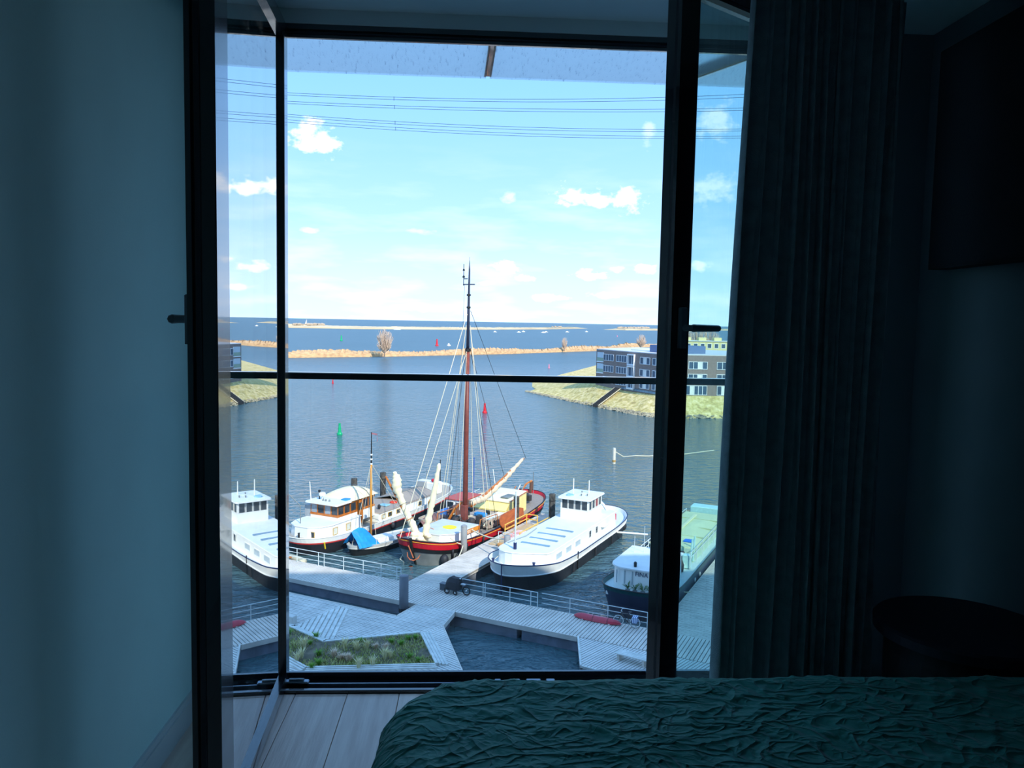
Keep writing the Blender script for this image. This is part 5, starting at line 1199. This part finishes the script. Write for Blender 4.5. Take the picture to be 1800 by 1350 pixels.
# ================================================================== far shore
def poly_strip(name, base, depth, hfun, m, label, cat, seed=0, n=700, dirv=(0, 1, 0)):
    """a low reed island: front foot on the water along base, noisy crest, back foot"""
    P = [Vector(p) for p in base]; L_ = [0]
    for i in range(1, len(P)): L_.append(L_[-1]+(P[i]-P[i-1]).length)
    def at(d):
        for i in range(1, len(P)):
            if d <= L_[i] or i == len(P)-1: u = (d-L_[i-1])/(L_[i]-L_[i-1]); return P[i-1].lerp(P[i], u)
    org = P[0].copy(); rows = [[] for _ in range(5)]; dv = Vector(dirv)
    for i in range(n+1):
        p = at(L_[-1]*i/n)-org; u = i/n; h = hfun(u)*(.85+.28*mnoise.noise(Vector((u*60+seed, seed, 0)))+.35*mnoise.noise(Vector((u*520, seed, 4))))
        e = min(1, 14*u, 14*(1-u)); h = max(.05, h*e)
        rows[0].append(p-Vector((0, 0, .3))); rows[1].append(p+dv*.6*e+Vector((0, 0, h*.55))); rows[2].append(p+dv*(depth*.3*e+.1)+Vector((0, 0, h)))
        rows[3].append(p+dv*(depth*.7*e+.2)+Vector((0, 0, h*.9))); rows[4].append(p+dv*(depth*e+.3)-Vector((0, 0, .3)))
    o = MB().grid(rows).build(name, m, None, False); o.location = org; return tag(o, label, cat)
M_reed = mat('dry_reeds', (214, 176, 128), .95, c2=(178, 142, 104), vscale=.5, stretch=(1, 1, 2.5), bump=.5, bscale=2)
M_sand = mat('far_reed_island', (222, 200, 160), .95, c2=(200, 176, 138), vscale=.01)
G = lambda px, py: Vector((*ground(px, py)[:2], ZW))
poly_strip('reed_bank', [G(400, 633), G(507, 629), G(676, 627), G(900, 622), G(1045, 617), G(1110, 611), G(1200, 608), G(1300, 607)], 14, lambda u: 2.6+1.6*math.sin(u*17)**2, M_reed, 'long straw coloured reed bank crossing the middle of the lake', 'reed bank', 3)
poly_strip('reed_island', [G(440, 570), G(507, 576), G(640, 578.5), G(800, 579.5), G(960, 579), G(1034, 577.5)], 260, lambda u: 4.2, M_sand, 'low sandy reed island near the horizon', 'island', 5)
poly_strip('reed_island', [G(1060, 579.5), G(1100, 580.5), G(1180, 581), G(1300, 581)], 160, lambda u: 5.0, M_sand, 'small reed island near the horizon at the right', 'island', 8)

def twig_tree(h, spread, seed, trunks=3, fine=900, r0=.3):
    """bare crown: stems fan up from a short bole to an oval outline, each with side twigs"""
    rnd = random.Random(seed); tr = MB(); tw = MB(); cz, rz_, rx = h*.60, h*.40, h*.27*spread/.6
    tr.tube([(0, 0, -.5), (0, 0, h*.16)], [r0, r0*.8], 6)
    for i in range(46+12*trunks):
        a = rnd.uniform(0, 6.28); ph = math.acos(rnd.uniform(-.85, 1)); k = rnd.uniform(.75, 1.05)
        e = Vector((rx*math.sin(ph)*math.cos(a)*k, rx*math.sin(ph)*math.sin(a)*k, cz+rz_*math.cos(ph)*k))
        b_ = Vector((0, 0, h*rnd.uniform(.05, .2))); m_ = b_.lerp(e, .5)+Vector((e.x*.12, e.y*.12, -h*.02))
        (tr if i % 4 == 0 else tw).tube([b_, m_, e], [.16, .10, .05], 4, cap=False)
        for j in range(7):
            u = rnd.uniform(.4, .95); p = m_.lerp(e, (u-.5)*2) if u > .5 else b_.lerp(m_, u*2); q = p+Vector((rnd.uniform(-1, 1), rnd.uniform(-1, 1), rnd.uniform(.2, 1.3)))*h*.07
            tw.tube([p, q], [.05, .03], 3, cap=False)
    return tr, tw
M_twig = mat('pale_bare_twigs', (222, 196, 170), .9, var=.1); M_bark = mat('grey_bark', (140, 120, 104), .9, var=.15)
def tree(label, px, py, h, seed, spread=.75, trunks=4, loc=None, base_h=1.2, r0=.3):
    p = loc or ground(px, py, base_h); t = thing('bare_tree', label, 'tree', (p.x, p.y, (ZW+base_h) if loc is None else p.z)); a, b_ = twig_tree(h, spread, seed, trunks, r0=r0)
    a.build('trunk', M_bark, t); b_.build('twigs', M_twig, t, kind='stuff')
tree('round bare willow standing on the reed bank', 676, 625, 14, 2, .72, 6)
tree('small bare sapling on the reed bank', 992, 616, 9, 5, .5, 2)
tree('bare tree behind the brick block roof', 1127, 613, 11, 6, .8, 5, r0=.4)
def horizon_copse(label, x0, x1, py, n, h, seed):
    rnd = random.Random(seed); base = ground((x0+x1)/2, py); mb = MB()
    for i in range(n):
        q = ground(x0+(x1-x0)*(i+.5)/n+rnd.uniform(-2, 2), py+rnd.uniform(-.15, .15))-base
        r = h*rnd.uniform(.5, .9); mb.ball((q.x, q.y+25, 4+r*.5), r, 6, (1.2, 1, rnd.uniform(.5, .8)))
    o = mb.build('copse', mat('hazy_far_copse', (176, 160, 140), .95, var=.12, vscale=.05)); o.location = (base.x, base.y, ZW); tag(o, label, 'copse', kind='stuff')
horizon_copse('hazy bare copse at the left of the far sandy island', 512, 566, 575.5, 26, 4.5, 1)
horizon_copse('hazy copse on the small island at the right horizon', 1086, 1142, 580, 22, 6, 2)
horizon_copse('tiny copse halfway along the far sandy island', 972, 988, 578, 6, 4, 3)

M_sail = mat('white_sail_far', (246, 244, 236), .7, var=.03)
def far_yacht(label, px, py, ln=9., mast=True, grp='little white boats far out on the lake'):
    p = ground(px, py); t = thing('far_sailboat', label, 'boat', (p.x, p.y, ZW), R(random.Random(px).uniform(-30, 30)), grp)
    sh = lambda u: .9; h = Hull(ln, ln*.16, .4, 1.8, .2, 2.2, sh, n=10); hb = h.band(-.3, .9, k=1); hb.v = [(y-ln/2, x, z) for x, y, z in hb.v]; hb.build('hull', M_sail, t)
    dk = h.deck(.85); dk.v = [(y-ln/2, x, z) for x, y, z in dk.v]; dk.build('deck', M_sail, t)
    MB().cbox(-ln*.2, ln*.15, -ln*.11, ln*.11, .8, 2.0, .1).build('cabin', M_sail, t)
    if mast:
        MB().tube([(0, 0, .8), (0, 0, ln*1.2)], .12, 5).build('mast', M_sail, t)
        MB().add([(-.1, .05, 1.5), (-ln*.42, .05, 1.7), (-.1, .05, ln*1.1), (-.1, -.05, 1.5), (-ln*.42, -.05, 1.7), (-.1, -.05, ln*1.1)], [(0, 1, 2), (5, 4, 3), (0, 3, 4, 1), (1, 4, 5, 2), (2, 5, 3, 0)]).build('sail', M_sail, t)
for lab, px, py, ln, ms in (('little white sailboat off the left end of the far island', 539, 575, 13, True), ('little white boat right of the bare willow near the far island', 698, 579.5, 14, False), ('leftmost white boat of the row right of the tall mast', 870, 584, 7, False), ('white boat third from the tall mast on the lake', 912, 584.5, 8, False), ('white boat close beside the tallest gap in the row', 920, 583.5, 7, False), ('white boat at the middle of the distant row', 955, 585, 9, False), ('white boat just right of the distant row centre', 960, 584, 8, False), ('white boat near the right end of the distant row', 997, 584, 8, False), ('rightmost white boat of the distant row', 1031, 583.5, 7, False), ('tiny white boat left of the tall mast on the lake', 789, 608, 3, False)):
    far_yacht(lab, px, py, ln, ms)

def buoy(label, px, py, h, col, can=True):
    p = ground(px, py); m = mat('buoy_%s' % col, {'green': (0, 170, 110), 'red': (226, 30, 44), 'pink': (246, 130, 150)}[col], .4, var=.05); t = thing('channel_buoy', label, 'buoy', (p.x, p.y, ZW))
    MB().lathe((0, 0, 0), [(h*.26, -.2), (h*.27, h*.10), (h*.22, h*.22)], 14).build('float', m, t)
    MB().lathe((0, 0, 0), [(h*.17, h*.2), (h*.13, h*.75), (h*.10, h*.95), (h*.03, h)], 12).build('tower', m, t)
    MB().lathe((0, 0, 0), [(h*.11, h*.97), (h*.11, h*1.12)], 8).build('top_mark', m, t)
buoy('green channel buoy on the open water left of the small yacht mast', 597, 764, 1.75, 'green')
buoy('red channel buoy just right of the tall mast', 852, 726, 1.9, 'red')
buoy('far green buoy beyond the reed bank', 600, 599, 4.2, 'green')
buoy('far red buoy beyond the reed bank', 768, 608, 4.6, 'red')
buoy('small pink marker buoy before the brick block', 965, 647, 1.5, 'pink')
buoy('small red marker right under the handrail at the left', 585, 674, 1.2, 'red')
buoy('far pink marker near the right islands', 1085, 592, 2.2, 'pink')
def float_post():
    p = ground(1079, 815); t = thing('marker_post', 'pale mooring post standing alone in the water at the right', 'post', (p.x, p.y, ZW))
    MB().lathe((0, 0, 0), [(.24, -.5), (.24, 1.9), (.20, 2.25)], 14).build('shaft', mat('pale_cream_post', (214, 208, 190), .7, var=.08), t)
    MB().lathe((0, 0, 0), [(.27, .25), (.27, .55)], 14).build('rust_band', mat('ochre_band', (176, 140, 80), .7, var=.1), t)
    q = ground(1140, 803); r_ = ground(1255, 797)
    P = [p+Vector((0, 0, 1.8)), p+Vector((1.5, .6, .9)), q+Vector((-2, 0, .15)), q+Vector((0, 0, .12)), (q+r_)/2+Vector((0, 0, .1)), r_+Vector((0, 0, .5))]
    o = MB().tube([v-p for v in P], .07, 5).build('float_line', M_rope); o.location = p; tag(o, 'white float line running from the lone post to the right', 'rope')
float_post()

# ---- the grassy bank with its brick block
def bank():
    m = bpy.data.materials.new('bank_grass'); m.use_nodes = True; nt = m.node_tree; b = nt.nodes['Principled BSDF']; N = nt.nodes.new; L = nt.links.new
    b.inputs['Roughness'].default_value = .95; tc = N('ShaderNodeTexCoord'); nz = N('ShaderNodeTexNoise'); nz.inputs['Scale'].default_value = .9; nz.inputs['Detail'].default_value = 8; nz.inputs['Roughness'].default_value = .7; L(tc.outputs['Object'], nz.inputs[0])
    rp = N('ShaderNodeValToRGB'); e = rp.color_ramp.elements; e[0].position = .36; e[0].color = (*lin((170, 146, 90)), 1); e[1].position = .62; e[1].color = (*lin((244, 218, 164)), 1); k = e.new(.48); k.color = (*lin((214, 190, 116)), 1)
    L(nz.outputs['Fac'], rp.inputs[0]); L(rp.outputs[0], b.inputs['Base Color'])
    bp = N('ShaderNodeBump'); bp.inputs['Strength'].default_value = .9; bp.inputs['Distance'].default_value = .25; L(nz.outputs['Fac'], bp.inputs['Height']); L(bp.outputs[0], b.inputs['Normal'])
    foot = [G(924, 688), G(985, 702), G(1050, 716), G(1100, 726), G(1140, 733), G(1175, 735.5), G(1245, 735.5), G(1400, 737), G(1700, 745)]
    tops = [ground(944, 684, .3), ground(992, 679, 2.2), ground(1050, 674.5, 4.35), ground(1095, 682, 4.2), ground(1140, 689.5, 4.2), ground(1175, 696, 4.2), ground(1245, 696, 4.2), ground(1400, 698, 4.2), ground(1700, 704, 4.2)]
    o0 = foot[0].copy(); rows = []
    NI = 140
    def along(P, u):
        f = u*(len(P)-1); i = min(len(P)-2, int(f)); return P[i].lerp(P[i+1], f-i)
    for j in range(13):
        v = j/12; row = []
        for i in range(NI+1):
            u = i/NI; p = along(foot, u).lerp(along(tops, u), v)-o0; p.z += .22*mnoise.noise(Vector((p.x*.35, p.y*.35, 1)))*math.sin(math.pi*v) - (.3 if j == 0 else 0)
            row.append(p)
        rows.append(row)
    t = thing('grass_bank', 'dry grassy bank with a stone foot below the brick block', 'bank', o0)
    MB().grid(rows).build('slope', m, t, True)
    back = [ground(944, 684, .3)-o0] + [Vector((tops[i].x, tops[i].y, tops[i].z))-o0 for i in range(1, 9)]
    far = [Vector((22, 262, ZW+.3))-o0, Vector((60, 330, ZW+4.2))-o0, Vector((260, 330, ZW+4.2))-o0]
    fr = [far[0].lerp(far[1], i/3) for i in range(3)]+[far[1].lerp(far[2], i/5) for i in range(6)]
    MB().grid([back, [a_.lerp(b_, .4) for a_, b_ in zip(back, fr)], fr]).build('plateau', m, t)
    MB().grid([[back[0], far[0], far[1]], [back[0]+Vector((-1, 1, -1.2)), far[0]+Vector((-4, 1, -.8)), far[1]+Vector((-4, 2, -4.6))]]).build('back_slope', m, t)
    st = MB(); rnd = random.Random(8)
    for i in range(900):
        u = rnd.random()**1.2*.9; p = along(foot, u).lerp(along(tops, u), rnd.uniform(-.02, .14))-o0; r = rnd.uniform(.18, .42); st.ball((p.x, p.y, p.z+.02), r, 5, (rnd.uniform(.8, 1.4), 1, .7))
    st.build('stone_revetment', mat('pale_revetment_stone', (186, 172, 140), .9, c2=(126, 118, 100), vscale=.8), t, kind='stuff')
    a, c = ground(1046, 713, .4), ground(1086, 682.5, 4.2); s = thing('bank_stairs', 'dark stairway climbing the grassy bank', 'stairs', a); d = c-a; dn = Vector((d.x, d.y, 0)).normalized(); sd = Vector((-dn.y, dn.x, 0)); n = 16
    ang = math.atan2(dn.y, dn.x); ml = Vector((d.x, d.y, 0)).length/n
    st1 = MB().cbox(0, ml*.55, -.75, .75, -.3, .42, .02).build('step', mat('dark_step_timber', (70, 64, 60), .8, var=.1), s); st1.rotation_euler = (0, 0, ang)
    for i in range(1, n): share(st1, s, d*(i/n), ang)
    for k in (-1, 1): MB().tube([sd*k*1.05+Vector((0, 0, .1)), d+sd*k*1.05+Vector((0, 0, .1))], .10, 5).build('stringer', mat('pale_stringer', (214, 204, 176), .8, var=.05), s)
bank()

def brick_mat(name, c, mortar, scale):
    m = bpy.data.materials.new(name); m.use_nodes = True; nt = m.node_tree; b = nt.nodes['Principled BSDF']; N = nt.nodes.new; L = nt.links.new
    tc = N('ShaderNodeTexCoord'); mp = N('ShaderNodeMapping'); L(tc.outputs['Object'], mp.inputs[0]); mp.inputs['Rotation'].default_value = (R(90), 0, 0)
    br = N('ShaderNodeTexBrick'); L(mp.outputs[0], br.inputs[0]); br.inputs['Scale'].default_value = scale; br.inputs['Color1'].default_value = (*lin(c), 1); br.inputs['Color2'].default_value = (*[x*.75 for x in lin(c)], 1); br.inputs['Mortar'].default_value = (*lin(mortar), 1)
    L(br.outputs['Color'], b.inputs['Base Color']); b.inputs['Roughness'].default_value = .9; return m
def brick_block():
    PL, PC, PR = ground(1047, 675.5, 4.2), ground(1168, 694.5, 4.2), ground(1420, 699, 4.2)
    t = thing('apartment_block', 'dark brick apartment block with white framed windows above the bank', 'building', PC)
    mb = brick_mat('dark_brown_brick', (140, 122, 116), (160, 148, 140), 1.6)
    HT = 8.9; z0 = -3.0
    A, B, C = PL-PC, Vector((0, 0, 0)), PR-PC
    bk = Vector((C.x-A.x*0+4, C.y+22, 0)); bl = A+Vector((14, 18, 0))
    MB().prism([(A.x, A.y), (B.x, B.y), (C.x, C.y), (bk.x, bk.y), (bl.x, bl.y)], z0, HT).build('walls', mb, t)
    MB().prism([(A.x, A.y), (B.x, B.y), (C.x, C.y), (bk.x, bk.y), (bl.x, bl.y)], HT, HT+.18).build('parapet', mat('pale_roof_edge', (206, 204, 204), .6, var=.05), t)
    fw = mat('white_window_frame_far', (232, 234, 236), .5, var=.02); pn = mat('dark_blue_pane_far', (62, 82, 104), .1, var=.25, vscale=.4, spec=.8); pw = mat('white_blind_far', (226, 226, 222), .6, var=.03)
    def fac(P, Q, units):
        d = Q-P; Ln = d.length; a = math.atan2(d.y, d.x)
        M = Matrix.Translation(P) @ Matrix.Rotation(a, 4, 'Z')
        def bx(u0, u1, n0, n1, za, zb): return MB().box(u0, u1, -n1, -n0, za, zb, M)
        for (u, w, zc, hh, k, kind) in units:
            u0 = u*Ln-w/2
            f = MB()
            f.box(u0-.1, u0+w+.1, -.14, .02, zc-hh/2-.1, zc-hh/2, M); f.box(u0-.1, u0+w+.1, -.14, .02, zc+hh/2, zc+hh/2+.1, M); f.box(u0-.1, u0, -.14, .02, zc-hh/2, zc+hh/2, M); f.box(u0+w, u0+w+.1, -.14, .02, zc-hh/2, zc+hh/2, M)
            for i in range(1, k): x = u0+w*i/k; f.box(x-.06, x+.06, -.12, .02, zc-hh/2, zc+hh/2, M)
            fo = f.build('window', fw, t)
            for i in range(k):
                wh = (kind == 'blind' and i == k//2) or (kind == 'mix' and i == 1)
                bx(u0+w*i/k+.06, u0+w*(i+1)/k-.06, .01, .05, zc-hh/2, zc+hh/2).build('pane', pw if wh else pn, fo)
            if kind == 'bay':
                g = MB(); g.box(u0-.25, u0+w+.25, -.5, .0, zc-hh/2-.35, zc-hh/2-.1, M); g.box(u0-.25, u0+w+.25, -.5, .0, zc+hh/2+.1, zc+hh/2+.35, M); g.box(u0-.25, u0-.05, -.5, 0, zc-hh/2-.1, zc+hh/2+.1, M); g.box(u0+w+.05, u0+w+.25, -.5, 0, zc-hh/2-.1, zc+hh/2+.1, M); g.build('bay_surround', fw, t)
    LA = (A-B).length
    U = []
    for zc in (7.15, 4.35, 1.55):
        for u, w, k, kd in ((.20, 4.6, 4, 'plain'), (.40, 4.4, 4, 'plain'), (.735, 3.8, 3, 'mix'), (.90, 3.6, 3, 'mix')): U.append((u, w, zc, 1.45, k, kd))
        U.append((.55, 2.4, zc-.05, 2.0, 2, 'bay'))
    fac(A, B, U)
    LC = C.length; V = []
    for zc in (6.7, 3.95):
        for x, w, k, kd in ((7.2, 4.0, 4, 'blind'), (13.2, 3.4, 3, 'plain'), (20, 4.0, 4, 'mix'), (27, 4.0, 4, 'blind')): V.append((x/LC, w, zc, 1.5, k, kd))
    V += [(x/LC, 4.6, 1.2, 1.9, 5, 'mix') for x in (7.0, 14, 21)]
    fac(B, C, V)
    # glass corner balconies at the lake end
    d = (B-A).normalized(); a = math.atan2(d.y, d.x); M = Matrix.Translation(A) @ Matrix.Rotation(a, 4, 'Z')
    for zc in (6.4, 3.6):
        MB().box(.6, 3.6, -.12, .05, zc-.35, zc+1.9, M).build('balcony_opening', mat('sky_lit_balcony', (190, 206, 216), .3, var=.08), t)
        MB().box(.5, 3.7, -.2, .1, zc-.6, zc-.35, M).build('balcony_slab', fw, t)
        MB().box(.6, 3.6, -.18, -.14, zc-.35, zc+.55, M).build('balcony_glass', mat('balcony_glass_far', (150, 170, 150), .15, var=.1), t)
    # plinth glazing and penthouse
    MB().box(LA*.42, LA-.6, -.25, .05, -.1, .35, M).build('base_glazing', mat('base_glazing_far', (110, 136, 156), .2, var=.3, vscale=1), t)
    Mp = M
    MB().box(LA*.62, LA-1.5, 3.5, 12, HT, HT+1.9, Mp).build('penthouse', mat('blue_grey_penthouse', (92, 112, 148), .6, var=.08), t)
    MB().box(LA*.30, LA*.60, 4.5, 8, HT+.18, HT+.5, Mp).build('roof_light', fw, t)
brick_block()
def yellow_house():
    p = ground(1190, 640, 4.2); p = EYE + (p-EYE)*1.30; p.z = ZW+4.2
    t = thing('yellow_house', 'pale yellow house roof behind the brick block at the right', 'building', p)
    yl = mat('pale_yellow_wall', (222, 206, 150), .8, var=.06)
    MB().cbox(0, 30, 0, 12, -3.5, 7.0, .2).build('walls', yl, t)
    MB().box(-.4, 30.4, -.4, 12.4, 7.0, 7.4).build('roof', mat('pale_flat_roof', (206, 204, 196), .8, var=.04), t)
    for i in range(8):
        f = MB().box(1+i*3.6, 3.2+i*3.6, -.1, .05, 3.6, 6.0).build('window', mat('white_window_frame_far', (232, 234, 236)), t)
        MB().box(1.2+i*3.6, 3.0+i*3.6, -.14, -.08, 3.8, 5.8).build('pane', mat('dark_blue_pane_far', (62, 82, 104)), f)
    for x in (4, 12, 20): MB().cbox(x, x+4, 4, 8, 7.4, 9.0, .1).build('roof_box', yl, t)
    q = p+Vector((8, 26, 0))
    for i in range(4): tree(('bare tree behind the yellow house, first from the door edge', 'bare tree behind the yellow house, second from the door edge', 'bare tree behind the yellow house, third from the door edge', 'bare tree behind the yellow house, fourth from the door edge')[i], 0, 0, 15, 30+i, .75, 4, loc=p+Vector((2+i*7, 20, 0)), r0=.35)
yellow_house()

# ---- overhead power lines
def power_lines():
    m = mat('grey_blue_conductor', (70, 96, 130), .5, var=.05)
    L_ = [((507, 163), (850, 174), (1155, 171.5)), ((507, 167), (850, 178.5), (1155, 176.5)), ((507, 178), (850, 190), (1155, 192)), ((507, 182), (850, 194.5), (1155, 196.5)),
          ((507, 201), (850, 221), (1155, 227.5)), ((507, 205), (850, 225.5), (1155, 231.5)), ((507, 210.5), (850, 232), (1155, 239.5)), ((507, 215), (850, 236.5), (1155, 243.5))]
    names = ['upper wire of the top pair', 'lower wire of the top pair', 'upper wire of the second pair', 'lower wire of the second pair', 'upper wire of the third pair', 'lower wire of the third pair', 'upper wire of the lowest pair', 'lower wire of the lowest pair']
    for i, tr in enumerate(L_):
        Y = 150 + (i//2)*6; p = [plane_y(px, py, Y) for px, py in tr]
        x0, x1, x2 = (q.x for q in p); z = [q.z for q in p]
        f = lambda x: z[0]*(x-x1)*(x-x2)/((x0-x1)*(x0-x2))+z[1]*(x-x0)*(x-x2)/((x1-x0)*(x1-x2))+z[2]*(x-x0)*(x-x1)/((x2-x0)*(x2-x1))
        a, b = x0-25, x2+45; org = Vector((a, Y, f(a)))
        o = MB().tube([Vector((a+(b-a)*k/30, Y, f(a+(b-a)*k/30)))-org for k in range(31)], .042, 4, cap=False).build('power_line', m); o.location = org
        tag(o, 'thin overhead power line, %s across the sky' % names[i], 'power line', 'overhead power lines')
        if i % 2 == 0:
            s = MB()
            for u in (.32, .86): x = a+(b-a)*u; s.tube([Vector((x, Y, f(x)+.12))-org, Vector((x, Y, f(x)-.6))-org], .05, 4)
            s.build('line_spacer', m, o)
power_lines()
